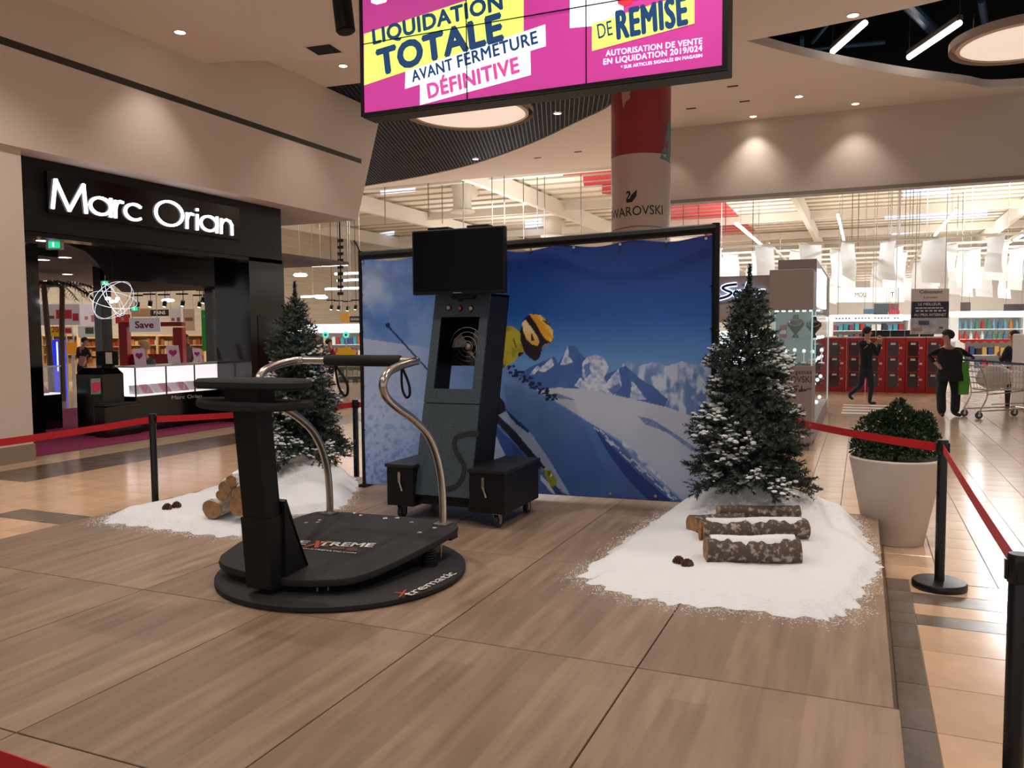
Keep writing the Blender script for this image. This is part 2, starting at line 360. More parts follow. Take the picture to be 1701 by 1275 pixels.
# ---- recessed downlights
m_lamp = M('downlight_glow', '#fff4e6', .4, em=14, emcol='#fff1dd'); m_ring = M('downlight_ring', '#d9cdc2', .4)
def downlight(p, label, watt=0, ang=95, aim=None, r=.085, group='recessed ceiling downlights'):
    t = thing('downlight', label, 'ceiling light', p, 0, group)
    MB().lathe([(r*1.3,.012),(r*1.3,-.012),(r,-.012),(r,.012)], n=20, cap=False).build('ring', m_ring, t)
    MB().lathe([(.002,-.004),(r,-.004),(r,.004),(.002,.004)], n=20).build('lens', m_lamp, t)
    if watt:
        s_ = spot((0, 0, -.06), watt, ang, blend=.8, r=.07); s_.parent = t
        if aim is not None: s_.rotation_euler = (Vector(aim)-Vector(p)).to_track_quat('-Z', 'Y').to_euler()
for (u, v, z), lb, wt in (((299,53,CL), 'bright round downlight above the jewellery shop sign', 110), ((570,109,CZ), 'downlight beside the square black vent, left of the screen', 110),
        ((1417,25,CL), 'downlight at the top edge above the two tube lights', 380), ((1327,160,CZ), 'downlight on the right ceiling, largest of the three near the pale wall', 160),
        ((1251,193,CZ), 'downlight above the lit patch on the pale wall', 90), ((1421,172,CZ), 'small downlight furthest right along the pale wall', 90),
        ((926,188,CZ), 'downlight in the dark mesh ceiling right of the disc light', 200), ((790,264,CZ), 'downlight low in the dark mesh ceiling', 160), ((805,171,7.0), 'small spotlight under the round disc light', 100)):
    downlight(G(u, v, z), lb, wt)
# the rest of the mall's downlights, over and behind the visitor
for di, (x, y) in enumerate(((-5.5,9.2),(-1.8,9.5),(2.6,9.0),(-8.3,CL),(-4.6,4.2),(-1.2,5.2),(2.6,4.6),(-6.8,1.5),(-2.2,.6),(1.8,.2))):
    downlight((x*1.1, y*1.1, CL), ORD[di]+' warm downlight of the mall ceiling above the stage, out of frame', 330, 120)
# warm pools of light on the floor either side of the stage
for x, y, w in ((-8.8,5.6,420),(-7.9,8.6,260),(.95,7.0,210)):
    downlight((x, y, CL), {-8.8: 'warm downlight over the floor left of the stage, out of frame', -7.9: 'warm downlight over the dark floor band, out of frame', .95: 'warm downlight over the white planter, out of frame'}[x], 0)
    spot((x, y, CL-.08), w, 46, (1,.74,.47), .9)
# wall washers: scallops on the pale wall and on the bulkhead
for p, aim in ((G(1251,193,CZ)+Vector((0,.75,-.02)), None), (G(1170,205,CZ)+Vector((-.9,.4,-.02)), None)):
    s_ = spot((p.x, 21.8, 7.05), 26, 62, blend=.6); s_.rotation_euler = (math.radians(14), 0, 0)
s_ = spot((-10.2, 14.5, 7.0), 34, 60, blend=.7); s_.rotation_euler = (0, math.radians(-18), 0)
# ---- small ceiling fittings
t = thing('dome_camera', 'white dome security camera under the right ceiling', 'camera', G(1163, 121, 6.7))
MB().lathe([(.05,.3),(.13,.12),(.15,.02),(.13,-.01)], n=20).build('housing', M('camera_white', '#b5a89d', .5), t, smooth=True)
MB().ball((0,0,-.03), .1, .1, .1, 14, 8).build('dome', M('smoked_dome', '#16181c', .1), t, smooth=True)
MB().cyl((0,0,.25), .02, .1, 8).build('stem', m_steel, t)
t = thing('ceiling_speaker', 'black cylinder spotlight hanging at the top of the photo', 'spotlight', AT(574, 48, 8.4))
MB().tube([(0,0,-.02),(-.09,.02,.62)], .1, 18).build('barrel', m_blackm, t); MB().tube([(-.09,.02,.6),(-.1,.02,1.4)], .02, 8).build('stem', m_blackm, t)
MB().tube([(.004,0,-.035),(0,0,-.015)], .085, 18).build('grille', M('grille_dark','#060607',.8), t)
c = G(538, 82, CL); t = thing('ceiling_hatch', 'square black opening in the ceiling beside the screen', 'vent', c, .1)
MB().prism([(-.24,-.22),(.24,-.22),(.24,.22),(-.24,.22)], -.004, .004).build('grille', m_dark, t)
for a in ((-.26,.26,-.24,-.22),(-.26,.26,.22,.24),(-.26,-.24,-.22,.22),(.24,.26,-.22,.22)): box('frame', m_ring, t, *a, -.01, .004)
for i, (u, v) in enumerate(((1217,143),(1148,180),(1237,168),(960,252),(893,262))):
    t = thing('ceiling_slot', ['dark slot vent nearest the dome camera','dark slot vent beside the red column top','dark slot vent between the dome camera and the pale wall','dark slot vent left of the red column','dark slot vent furthest left under the mesh ceiling'][i], 'vent', G(u, v, CZ), 0, 'small dark slots in the ceiling')
    box('slot', m_dark, t, -.12, .12, -.05, .05, -.006, .004)
    box('frame', m_ring, t, -.14, .14, -.07, .07, -.003, .004)
# tube lights and pipes in the open dark recess
m_tube = M('tube_glow', '#ffffff', .4, em=9, emcol='#fff6ee')
for (a, b), lb in ((((1383,86),(1437,38)), 'left of the two white tube lights in the dark ceiling recess'), (((1510,95),(1594,38)), 'right of the two white tube lights in the dark ceiling recess')):
    A, B = G(*a, 7.7), G(*b, 7.7); t = thing('tube_light', lb, 'ceiling light', A, 0, 'tube lights in the recess')
    MB().tube([A, B], .06, 10).build('tube', m_tube, t, world=True); MB().tube([A+Vector((0,0,.1)), B+Vector((0,0,.1))], .08, 6).build('housing', M('tube_housing', '#5a5047', .5), t, world=True)
    for P in (A, B): MB().cyl(P+Vector((0,0,.1)), .01, 1.4, 5).build('hanger', m_steel, t, world=True)
m_pipe = M('blue_grey_pipe', '#24405c', .4, metal=.3)
for pi_, (a, b, r) in enumerate((((1332,82),(1332,62),.05),((1335,83),(1470,70),.05),((1545,125),(1701,104),.09),((1500,0),(1560,60),.12),((1630,0),(1640,60),.07),((1350,70),(1390,20),.05))):
    A, B = G(*a, 8.1), G(*b, 8.1); t = MB().tube([A, B], r, 10).build('ceiling_pipe', m_pipe); tag(t, ['short upright blue pipe left of the tube lights','long level blue pipe behind the left tube light','thick blue pipe low at the right of the recess','broad slanting blue duct between the tube lights','slanting blue pipe above the disc light at the right','thin slanting blue pipe near the left tip of the recess'][pi_], 'pipe', 'pipes in the ceiling recess')
# ================================================================ STAGE
m_lam = M('oak_laminate', '#86705e', .42, col2='#9b8470', vscale=2.2, stretch=(6, .55, 1), thr=(.36,.64), spec=.4); tint_by_object(m_lam, .09)
def plank_tones(m, w=.19):
    "printed planks of slightly different tone running along the panels"
    nt = m.node_tree; b = nt.nodes['Principled BSDF']; tc = nt.nodes.new('ShaderNodeTexCoord'); mp = nt.nodes.new('ShaderNodeMapping'); mp.inputs['Rotation'].default_value = (0,0,math.pi/2); nt.links.new(tc.outputs['Object'], mp.inputs[0])
    br = nt.nodes.new('ShaderNodeTexBrick'); br.inputs['Scale'].default_value = 1; br.inputs['Brick Width'].default_value = 1.3; br.inputs['Row Height'].default_value = w; br.inputs['Mortar Size'].default_value = 0
    br.inputs['Color1'].default_value = (.86,.86,.86,1); br.inputs['Color2'].default_value = (1.1,1.1,1.1,1); br.inputs['Bias'].default_value = 0; nt.links.new(mp.outputs[0], br.inputs[0])
    mx = nt.nodes.new('ShaderNodeMix'); mx.data_type = 'RGBA'; mx.blend_type = 'MULTIPLY'; mx.inputs[0].default_value = 1
    nt.links.new(b.inputs['Base Color'].links[0].from_socket, mx.inputs[6]); nt.links.new(br.outputs[0], mx.inputs[7]); nt.links.new(mx.outputs[2], b.inputs['Base Color'])
plank_tones(m_lam)
stage = thing('stage_floor', 'low wooden laminate stage under the ski display', 'platform', (-3, 5, -.24))
xs = [.155,-.96,-2.07,-3.12,-4.14,-5.22,-6.25]; ys = [7.638,6.868,5.295,3.722,2.15,.58,-1.0]
for i in range(6):
    for j in range(6):
        x1, x0, y1, y0 = xs[i]-.004, xs[i+1]+.004, ys[j]-.004, ys[j+1]+.004
        if i == 0 and j >= 3: x1 += .022
        o = MB().rbox(x0-x0, x1-x0, 0, y1-y0, -.03, 0, .0025).build('stage_panel', m_lam, stage); o.location = (x0+3, y0-5, .24)
MB().box(-6.2,.11,-.95,7.6,-.235,-.034).build('stage_base', M('stage_base_black', '#1b1918', .7), stage, world=True)
# ================================================================ SKI SIMULATOR
m_rub = M('black_rubber_deck', '#222224', .6, spec=.3, bump=.25, bscale=350); m_post = M('black_painted_post', '#101012', .45, spec=.3)
m_foam = M('black_foam', '#17171a', .8, bump=.2, bscale=200); m_chrome = M('satin_chrome', '#c4bcb2', .22, metal=1)
m_prnw = M('white_print', '#d8d4d0', .5); m_prno = M('orange_print', '#b8431f', .5)
sim = thing('ski_simulator', 'black ski simulator with tilting deck, padded post and chrome handlebar', 'simulator', (-3.18, 4.51, 0))
c0 = Vector((-3.18, 4.51, 0))
prof = [(.78,0),(.82,.012),(.82,.036),(.80,.05)]
def discloop(r, z): return [(r*math.cos(2*math.pi*i/72), min(r*math.sin(2*math.pi*i/72), .74), z) for i in range(72)]
MB().prismloops([discloop(r, z) for r, z in prof]).build('base_disc', m_rub, sim, smooth=True)
def dz(y): return .135+.115*(y-3.85)/1.3       # deck top height, rising to the back
outl = sm2([(-3.86,4.10),(-3.93,4.40),(-3.915,4.72),(-3.86,5.02),(-3.74,5.12),(-3.2,5.16),(-2.74,5.15),(-2.61,5.09),(-2.58,4.9),(-2.64,4.45),(-2.72,4.12),(-2.86,3.96),(-3.2,3.87),(-3.62,3.93),(-3.78,4.0),(-3.86,4.10)], 4)[:-1]
cx, cy = -3.24, 4.5
def dl(sc, off): return [(cx+(x-cx)*sc, cy+(y-cy)*sc, dz(y)+off) for x, y in outl]
MB().prismloops([dl(.965,-.055), dl(.995,-.042), dl(1,-.02), dl(.992,-.004), dl(.97,0)]).build('deck', m_rub, sim, smooth=True, world=True)
# bolts on the deck
for u, v in ((532,863),(528,867),(509,868),(565,847),(590,849),(600,853),(660,857),(684,865),(697,884),(722,875),(501,933),(640,858)):
    P = G(u, v, .22); P = G(u, v, dz(P.y)); b = MB(); b.lathe([(.017,-.004),(.017,.003),(.012,.006),(.004,.006)], (P.x,P.y,dz(P.y)), 12); b.build('bolt', m_steel, sim, world=True)
# lettering on deck and base
def ondeck(u, v): P = G(u, v, .2); P = G(u, v, dz(P.y)); P = G(u, v, dz(P.y)); return P
A, B = ondeck(492, 903), ondeck(618, 908)
def deck_text(txt, a, b, mat, h, **k):
    a, b = ondeck(*a), ondeck(*b); return lettering(txt, mat, sim, a, b, (0,1,.09), h, lift=.003, **k)
deck_text('E', (492,904), (507,905), m_prnw, .075, bold=.03); deck_text('TREME', (527,906), (618,909), m_prnw, .075, bold=.03)
deck_text('X', (505,908), (531,910), m_prno, .13, bold=.03, shear=.2); m_smear = M('dark_orange_print', '#5a2a1c', .6)
for u0, v0, u1, v1 in ((530,904,545,908),(550,908,572,912),(576,909,594,915)): flat('worn_print', m_smear, sim, [ondeck(u0,v1), ondeck(u1,v1), ondeck(u1,v0), ondeck(u0,v0)], lift=.001, nrm=(0,-.09,1), thick=.001)
deck_text('WWW.XTREMATIC.COM', (482,910), (590,920), m_prnw, .022, bold=.01)
a, b = G(682, 990, .05), G(752, 956, .05); d = (b-a).normalized()
lettering('tremati', m_prnw, sim, a, b, (-d.y, d.x, 0), .075, lift=.002, bold=.01); lettering('c', m_prnw, sim, b+d*.008, b+d*.05, (-d.y, d.x, 0), .075, lift=.002, bold=.005)
lettering('X', m_prno, sim, G(662, 992, .05), G(690, 984, .05), (-d.y, d.x, 0), .09, lift=.0015, bold=.01, shear=.3)
# coil springs and stop feet under the deck
def spring(x, y, z0, z1):
    n = 6; pts = [(x+.045*math.cos(t*2*math.pi/12), y+.045*math.sin(t*2*math.pi/12), z0+(z1-z0)*t/(12*n)) for t in range(12*n+1)]
    MB().tube(pts, .0075, 6).build('spring', m_post, sim, world=True, smooth=True)
    MB().cyl((x,y,z0-.004), .062, .012, 16).build('spring_cup', m_post, sim, world=True)
sp_ = G(712, 938, .05)
for x, y in ((sp_.x,sp_.y),(-3.72,4.98)): spring(x, y, .055, dz(y)-.055)
for x, y in ((-3.0,3.98),(-2.95,4.02),(-2.66,4.92),(-2.84,4.9)): MB().cyl((x,y,.05), .008, max(.03, dz(y)-.1), 8).build('stop_pin', m_steel, sim, world=True)
box('pivot_block', m_post, sim, -.12, .12, -.15, .15, .05, .13)
MB().box(-2.69,-2.62,5.0,5.1,.15,.2).build('bracket', m_post, sim, world=True)
# post with gusset
def lp(x0, x1, y0, y1, z): return [(x0,y0,z),(x1,y0,z),(x1,y1,z),(x0,y1,z)]
MB().prismloops([lp(-3.375,-3.185,3.79,3.95,.085), lp(-3.375,-3.185,3.755,3.915,.52)]).build('post_socket', m_post, sim, world=True, bevel=.004)
MB().prismloops([lp(-3.365,-3.195,3.765,3.905,.5), lp(-3.365,-3.195,3.70,3.84,1.2)]).build('post', m_post, sim, world=True, bevel=.006)
MB().prismloops([[(-3.19,3.9,.6),(-3.19,4.12,.15),(-3.19,3.9,.13)], [(-3.165,3.9,.6),(-3.165,4.12,.15),(-3.165,3.9,.13)]]).build('gusset', m_post, sim, world=True)
MB().prismloops([[(-3.37,3.9,.6),(-3.37,4.12,.15),(-3.37,3.9,.13)], [(-3.345,3.9,.6),(-3.345,4.12,.15),(-3.345,3.9,.13)]]).build('gusset', m_post, sim, world=True)
MB().prismloops([[(-3.37,4.09,.16),(-3.165,4.09,.16),(-3.165,3.9,.60),(-3.37,3.9,.60)], [(-3.37,4.115,.14),(-3.165,4.115,.14),(-3.165,3.92,.61),(-3.37,3.92,.61)]]).build('gusset_plate', m_post, sim, world=True)
lettering('X', m_blackm, sim, PY(394, 733, 3.735), PY(409, 733, 3.735), (0,0,1), .09, lift=.004, bold=.03)
# two padded crescent shelves on the post
def crescent(z, w, cxp, y0, dip, th):
    n = 14; lo = []; hi = []
    F, Bk = [], []
    for i in range(n+1):
        t = -1+2*i/n; x = cxp+t*w/2; e = (1-abs(t)**4)**.5 if abs(t) < 1 else 0
        F.append((x, y0-.10*e-.01, z+dip*t*t)); Bk.append((x, y0+.16*e+.05*(1-t*t)+.01, z+dip*t*t))
    L = F+Bk[::-1]; c = Vector((cxp, y0+.03, 0))
    def sc(k, off): return [(c.x+(x-c.x)*(1-(1-k)*.3), c.y+(y-c.y)*k, zz+off) for x, y, zz in L]
    return MB().prismloops([sc(.88,-th/2), sc(1,-th/4), sc(1,th/4), sc(.88,th/2)])
crescent(1.315, .80, -3.25, 3.72, 0, .055).build('pad', m_foam, sim, world=True, smooth=True)
crescent(1.185, .80, -3.25, 3.73, .018, .05).build('pad', m_foam, sim, world=True, smooth=True)
MB().prismloops([lp(-3.4,-3.15,3.68,3.82,1.19), lp(-3.4,-3.15,3.68,3.82,1.3)]).build('pad_block', m_post, sim, world=True)
# handlebar
prof = [(5.07,.24),(5.07,.4),(5.05,.58),(4.98,.76),(4.86,.91),(4.68,1.03),(4.47,1.13),(4.34,1.21),(4.31,1.29),(4.37,1.355),(4.5,1.39),(4.66,1.41)]
path = [(-3.69, y, z) for y, z in prof]+[(-3.67,4.735,1.415),(-3.60,4.76,1.415)]
full = path+[(-6.41-x, y, z) for x, y, z in path[::-1]]
MB().tube(smooth_path(full, 5), .0265, 14).build('handlebar', m_chrome, sim, world=True, smooth=True)
MB().tube([(-3.47,4.76,1.415),(-3.46,4.76,1.415),(-2.87,4.76,1.415),(-2.86,4.76,1.415)], [.034,.04,.04,.034], 16).build('foam_grip', m_foam, sim, world=True, smooth=True)
for x in (-3.69,-2.72): MB().box(x-.055,x+.055,5.02,5.12,dz(5.07)-.005,dz(5.07)+.012).build('rail_flange', m_steel, sim, world=True, bevel=.004); 
for x, dx in ((-3.40,.07),(-2.86,.03)):
    MB().tube(smooth_path([(x,4.76,1.39),(x+.02+dx,4.77,1.27),(x+.03+dx,4.77,1.19),(x+dx,4.77,1.17),(x-.015+dx*.6,4.765,1.24),(x+.006,4.76,1.38)], 5), .009, 6).build('wrist_strap', m_blackm, sim, world=True, smooth=True)

# ================================================================ FAN CABINET WITH MONITOR
m_cab = M('blue_black_crackle', '#1b2831', .38, bump=.6, bscale=160, col2='#40525e', vscale=120); m_cabs = M('cabinet_black', '#0e0f13', .5, spec=.3)
cab = thing('fan_cabinet', 'leaning blue-black cabinet with fan window, side boxes and monitor on top', 'arcade cabinet', (-3.22, 6.3, 0))
X0, X1 = -3.50, -2.965; ZB, ZT = .23, 1.94
def fy(z): return 6.0+.44*(z-ZB)/(ZT-ZB)     # leaning front plane
def slab(x0, x1, z0, z1, dy0, dy1): return [[(x0,fy(z0)+dy0,z0),(x1,fy(z0)+dy0,z0),(x1,fy(z0)+dy1,z0),(x0,fy(z0)+dy1,z0)], [(x0,fy(z1)+dy0,z1),(x1,fy(z1)+dy0,z1),(x1,fy(z1)+dy1,z1),(x0,fy(z1)+dy1,z1)]]
W0, W1, WZ0, WZ1 = -3.42, -3.045, 1.12, 1.74
for a in ((X0,W0,1.0,ZT),(W1,X1,1.0,ZT),(W0,W1,1.0,WZ0),(W0,W1,WZ1,ZT)): MB().prismloops(slab(*a, 0, .02)).build('front_panel', m_cab, cab, world=True)
MB().prismloops(slab(X0, X1, ZB, .992, 0, .02)).build('lower_panel', m_cab, cab, world=True, bevel=.002)
for a in ((X0, X0+.018), (X1-.018, X1)): MB().prismloops(slab(*a, ZB-.1, ZT, .021, .42)).build('side_panel', m_cabs, cab, world=True)
MB().prismloops(slab(X0, X1, ZT-.02, ZT, .021, .42)).build('top_panel', m_cabs, cab, world=True)
MB().prismloops(slab(X0, X1, 1.3, ZT, .41, .42)).build('back_panel', m_cabs, cab, world=True)
MB().prismloops(slab(X0, X1, ZB-.1, 1.0, .41, .42)).build('back_panel', m_cabs, cab, world=True)
MB().prismloops(slab(X0+.02, X1-.02, 1.06, 1.08, .03, .40)).build('window_shelf', m_cabs, cab, world=True)
# S-shaped mark on the lower panel
spts = smooth_path([PY(u, v, 6.05) for u, v in ((788,722),(770,722),(752,728),(750,742),(760,760),(770,775),(768,795),(757,808),(735,812))], 4)
sm_ = MB(); pl = []
for p in spts: pl.append(Vector((p.x, fy(p.z)-.002, p.z)))
for i in range(len(pl)-1):
    a, b = pl[i], pl[i+1]; d = (b-a).normalized(); n = Vector((-d.z, 0, d.x))*.022
    if i < len(pl)-2: d2 = (pl[i+2]-pl[i+1]).normalized(); n2 = Vector((-d2.z,0,d2.x))*.022
    else: n2 = n
    lo = [a-n, b-n2, b+n2, a+n]; lo = [Vector((p.x, fy(p.z)-.003, p.z)) for p in lo]
    sm_.prismloops([lo, [p+Vector((0,.004,0)) for p in lo]])
sm_.build('s_mark', M('s_mark_black', '#0d1116', .6), cab, world=True)
# fan
fc = Vector(((W0+W1)/2+.02, fy(1.48)+.2, 1.48)); fan = MB()
MB().tube([fc+Vector((0,.02,0)), fc+Vector((0,.14,0))], .05, 14).build('fan_motor', m_blackm, cab, world=True)
fan_o = MB()
for k in range(3):
    t = k*2.094+.5
    for s_ in (0,):
        a = Vector((math.cos(t),0,math.sin(t))); b = Vector((-math.sin(t),0,math.cos(t)))
        P = [fc+a*.04-b*.02, fc+a*.14-b*.05+Vector((0,.03,0)), fc+a*.165+b*.02, fc+a*.13+b*.09-Vector((0,.03,0)), fc+a*.04+b*.03]
        fan_o.prismloops([P, [p+Vector((0,.004,0)) for p in P]])
fo = fan_o.build('fan_blade', M('fan_metal', '#8c8c90', .25, metal=.8), cab, world=True)
fh = MB().ball(fc-Vector((0,.02,0)), .035, .02, .035, 12, 6).build('fan_hub', m_steel, cab, world=True)
gm = MB()
for r in (.05,.09,.13,.17): gm.tube([fc+Vector((r*math.cos(t), -.04, r*math.sin(t))) for t in np.linspace(0, 2*math.pi, 25)[:-1]], .0025, 4, closed=True)
gm.build('fan_guard', m_steel, cab, world=True)
# three small lamps and a sensor above the window
for u, v, c in ((746,511,'#b8a89a'),(765,512,'#a8452a'),(783,512,'#b8a89a')):
    P = PY(u, v, fy(1.83)-.004); P.y = fy(P.z)-.002; q = MB(); r = .03
    q.prismloops([[P+Vector((r,-.012,0)), P+Vector((0,-.012,r)), P+Vector((-r,-.012,0)), P+Vector((0,-.012,-r))], [P+Vector((r,.01,0)), P+Vector((0,.01,r)), P+Vector((-r,.01,0)), P+Vector((0,.01,-r))]])
    lo = q.build('lamp_plate', m_cabs, cab, world=True)
    MB().ball(P+Vector((0,-.014,0)), .018, .012, .018, 12, 6).build('lamp_lens', M('lens'+c, c, .15), cab, world=True, smooth=True)
P = PY(766, 496, fy(1.9)); MB().ball(Vector((P.x, fy(P.z), P.z)), .028, .02, .028, 12, 6).build('sensor', m_cabs, cab, world=True)
# side boxes with lids, latch and casters
for x0, x1, lab in ((-3.745,-3.485,0), (-2.955,-2.635,1)):
    b_ = MB().box(x0,x1,5.97,6.72,.125,.455).build('side_box', m_cabs, cab, world=True, bevel=.005)
    MB().box(x0-.012,x1+.012,5.955,6.74,.457,.485).build('box_lid', M('lid_black', '#1a1a1d', .4), cab, world=True, bevel=.004)
    lx = x0+.13; MB().box(lx-.012,lx+.012,5.955,5.972,.33,.42).build('latch', m_steel, cab, world=True); MB().tube([(lx,5.955,.34),(lx+.02,5.95,.29),(lx+.03,5.95,.26)], .008, 6).build('latch_hook', m_steel, cab, world=True)
MB().box(-3.49,-2.95,6.05,6.62,.14,.24).build('base_beam', m_cabs, cab, world=True, bevel=.004)
for x, y in ((-2.73,6.02),(-2.72,6.62),(-3.66,6.05),(-3.66,6.62)):
    cs = MB().tube([(x-.018,y+.03,.055),(x+.018,y+.03,.055)], .055, 18).build('caster_wheel', M('caster_blue', '#1d2a38', .5), cab, world=True, smooth=True)
    MB().tube([(x-.02,y+.03,.055),(x+.02,y+.03,.055)], .03, 14).build('hub', m_steel, cs, world=False if False else True)
    MB().prismloops([lp(x-.028,x+.028,y-.03,y+.05,.116), lp(x-.028,x+.028,y-.03,y+.05,.125)]).build('caster_plate', m_steel, cab, world=True)
    for sx in (-.024,.022): MB().prismloops([lp(x+sx,x+sx+.003,y+.005,y+.05,.05), lp(x+sx,x+sx+.003,y-.02,y+.04,.118)]).build('caster_fork', m_steel, cab, world=True)
# monitor on its bracket
tv = MB().rbox(-3.655,-2.765,6.30,6.36,1.935,2.495,.008).build('monitor', m_cabs, cab, world=True)
MB().box(-3.635,-2.785,6.2965,6.3005,1.965,2.478).build('monitor_screen', M('dead_screen', '#040406', .2, spec=.12), tv, world=True)
MB().box(-3.25,-3.17,6.2955,6.3005,1.943,1.95).build('monitor_logo', M('grey_logo', '#8a8a8e', .4), tv, world=True)
for x in (-3.40,-3.02): MB().box(x-.1,x+.1,6.31,6.42,2.497,2.515).build('monitor_bracket', m_cabs, cab, world=True)
MB().box(-3.3,-3.1,6.36,6.5,1.9,2.2).build('monitor_mount', m_cabs, cab, world=True)
# ================================================================ SKI BANNER
PRINT_GAIN = 1.12
BL, BR = Vector((-4.742, 7.175, 0)), Vector((-1.245, 7.458, 0)); bd = BR-BL; BW = bd.length; bd.normalize(); bn = Vector((bd.y, -bd.x, 0))   # bn faces the stage
ban = thing('ski_banner', 'tall vinyl banner printed with a skier on snowy mountains, on black frame', 'banner', (BL+BR)/2, math.atan2(bd.y, bd.x))
def vnoise(x, y, seed=0):
    xi, yi = np.floor(x).astype(int), np.floor(y).astype(int); xf, yf = x-xi, y-yi
    h = lambda a, b: ((np.sin(a*127.1+b*311.7+seed*74.7)*43758.5453) % 1)
    sx, sy = xf*xf*(3-2*xf), yf*yf*(3-2*yf)
    return (h(xi,yi)*(1-sx)+h(xi+1,yi)*sx)*(1-sy)+(h(xi,yi+1)*(1-sx)+h(xi+1,yi+1)*sx)*sy
def fbm(x, y, seed=0, o=4): return sum(vnoise(x*2**k, y*2**k, seed+k)*.5**(k+1) for k in range(o))/(1-.5**o)
def inpoly(u, v, P):
    r = np.zeros(u.shape, bool); n = len(P)
    for i in range(n):
        (x0, y0), (x1, y1) = P[i], P[(i+1) % n]
        if y0 == y1: continue
        c = (y0 > v) != (y1 > v); r ^= c & (u < (x1-x0)*(v-y0)/(y1-y0)+x0)
    return r
def paint(u, v):
    n1 = fbm(u/60, v/60, 1); n2 = fbm(u/14, v/14, 2); n3 = fbm(u/5, v/5, 3)
    C = np.zeros(u.shape+(3,))
    def put(mask, c, a=1.): 
        a = np.clip(a, 0, 1)*mask; C[:] = C*(1-a[..., None])+np.asarray(c, float)*a[..., None]
    def mixc(a, b, t): t = np.clip(t, 0, 1)[..., None]; return np.asarray(a, float)*(1-t)+np.asarray(b, float)*t
    one = np.ones(u.shape)
    t = (v-395)/(600-395)
    sky = mixc((20,40,104), (34,82,158), t*1.6); sky = np.where((t > .62)[..., None], mixc((34,82,158), (92,138,196), (t-.62)/.38), sky)
    put(one, sky)
    # left: drifting powder over blue
    put(one, (112,142,196), np.clip((840-u)/220, 0, 1)*.75*np.clip(1.15-np.abs(v-500)/230, 0, 1))
    put(one, (168,182,210), np.clip((n1-.42)*3.2, 0, 1)*np.clip((760-u)/130, 0, 1)*.8)
    put(one, (38,78,158), np.clip((fbm(u/45+5, v/45, 9)-.5)*4, 0, 1)*np.clip((700-u)/60, 0, 1)*np.clip((570-v)/60, 0, 1)*.8)
    # far range and peaks
    far = (v > 601+5*fbm(u/9, u*0, 4)+3*np.sin(u/7)) & (u > 1035)
    put(far, mixc((178,190,214), (92,122,176), np.clip((fbm(u/11, v/22, 5)-.42)*5, 0, 1)))
    put(far, (150,170,205), np.clip((625-v)/25, 0, 1)*.5)
    ridge = [(842,632),(862,624),(880,610),(905,599),(922,591),(928,603),(938,586),(945,573),(957,574),(966,588),(973,593),(985,600),(1000,625),(1030,612),(1040,606),(1060,625),(1110,662),(1104,676),(1060,668),(1000,655),(960,648),(900,648),(860,642)]
    put(inpoly(u, v, ridge), mixc((52,82,146), (74,104,164), n2))
    for P in ([(931,606),(944,574),(946,592),(953,601),(938,606)], [(896,613),(918,593),(921,607),(905,618),(897,616)], [(880,622),(894,606),(899,611),(888,622)], [(968,603),(975,593),(990,589),(1004,594),(1012,610),(1004,628),(1012,644),(1000,652),(985,648),(975,640),(968,622)],
              [(1000,648),(1012,630),(1028,612),(1034,640),(1022,658)], [(1050,632),(1058,640),(1075,664),(1046,662)], [(955,640),(965,626),(985,646),(975,650)]):
        put(inpoly(u, v, P), mixc((190,198,216), (118,142,188), np.clip((n3-.35)*2.2, 0, 1)))
    put(inpoly(u, v, [(970,606),(980,602),(982,620),(974,628)]), (70,100,160), .8); put(inpoly(u, v, [(1010,646),(1030,636),(1034,650),(1020,655)]), (60,90,150), .8)
    put(inpoly(u, v, [(1033,622),(1040,607),(1050,640),(1047,661),(1033,652)]), (62,92,152)); put(inpoly(u, v, [(1050,617),(1062,630),(1085,640),(1110,664),(1103,675),(1076,666)]), (64,94,154))
    # bright snowfield
    fld = [(880,648),(930,643),(985,647),(1060,664),(1110,676),(1190,705),(1190,890),(1140,845),(1090,780),(1040,735),(985,703),(940,675),(905,655)]
    put(inpoly(u, v, fld), mixc((178,184,200), (150,162,190), np.clip((v-680)/150, 0, 1)*.7+.4*n1))
    for P in ([(903,657),(925,652),(958,664),(935,662)], [(1060,690),(1085,696),(1130,725),(1165,750),(1150,748),(1105,715),(1075,705)], [(1090,700),(1120,718),(1100,715)]):
        put(inpoly(u, v, P), (70,100,158), .35+.65*n3)
    # big slope in shade
    slope = [(590,560),(700,575),(800,604),(846,610),(860,622),(905,656),(940,678),(985,705),(1030,742),(1080,792),(1142,850),(1142,900),(590,900)]
    ms = inpoly(u, v, slope); sc = mixc((98,134,190), (52,84,146), (v-620)/190+(u-930)/500); put(ms & (u > 690), sc, .92)
    put(ms & (u > 690), (62,92,150), (n1-.4)*1.2)
    put(ms & (u < 830), mixc((160,175,208), (112,142,196), (u-640)/140), np.clip((790-u)/90, 0, 1))
    put(ms & (u < 800), (92,126,186), np.clip((n3-.48)*4, 0, 1)*np.clip((v-610)/170, 0, 1))
    put(ms & (u < 800), (84,116,178), np.clip((v-690)/140, 0, 1)*.55)
    put(inpoly(u, v, [(985,704),(1032,735),(1062,772),(1142,838),(1142,862),(1085,838),(1040,790),(1012,752)]), (24,48,112), .85)
    put(inpoly(u, v, [(985,704),(1030,732),(1075,775),(1142,835),(1118,833),(1062,785),(1020,742)]), (96,122,172), .55)
    for k in range(26):
        a = k/26; put((np.abs(u-(992+a*140+6*math.sin(k*7))) < 4+3*math.sin(k*3)) & (np.abs(v-(712+a*125+4*math.sin(k*5))-.85*(u-(992+a*140))) < 1.3), (190,200,218), .8)
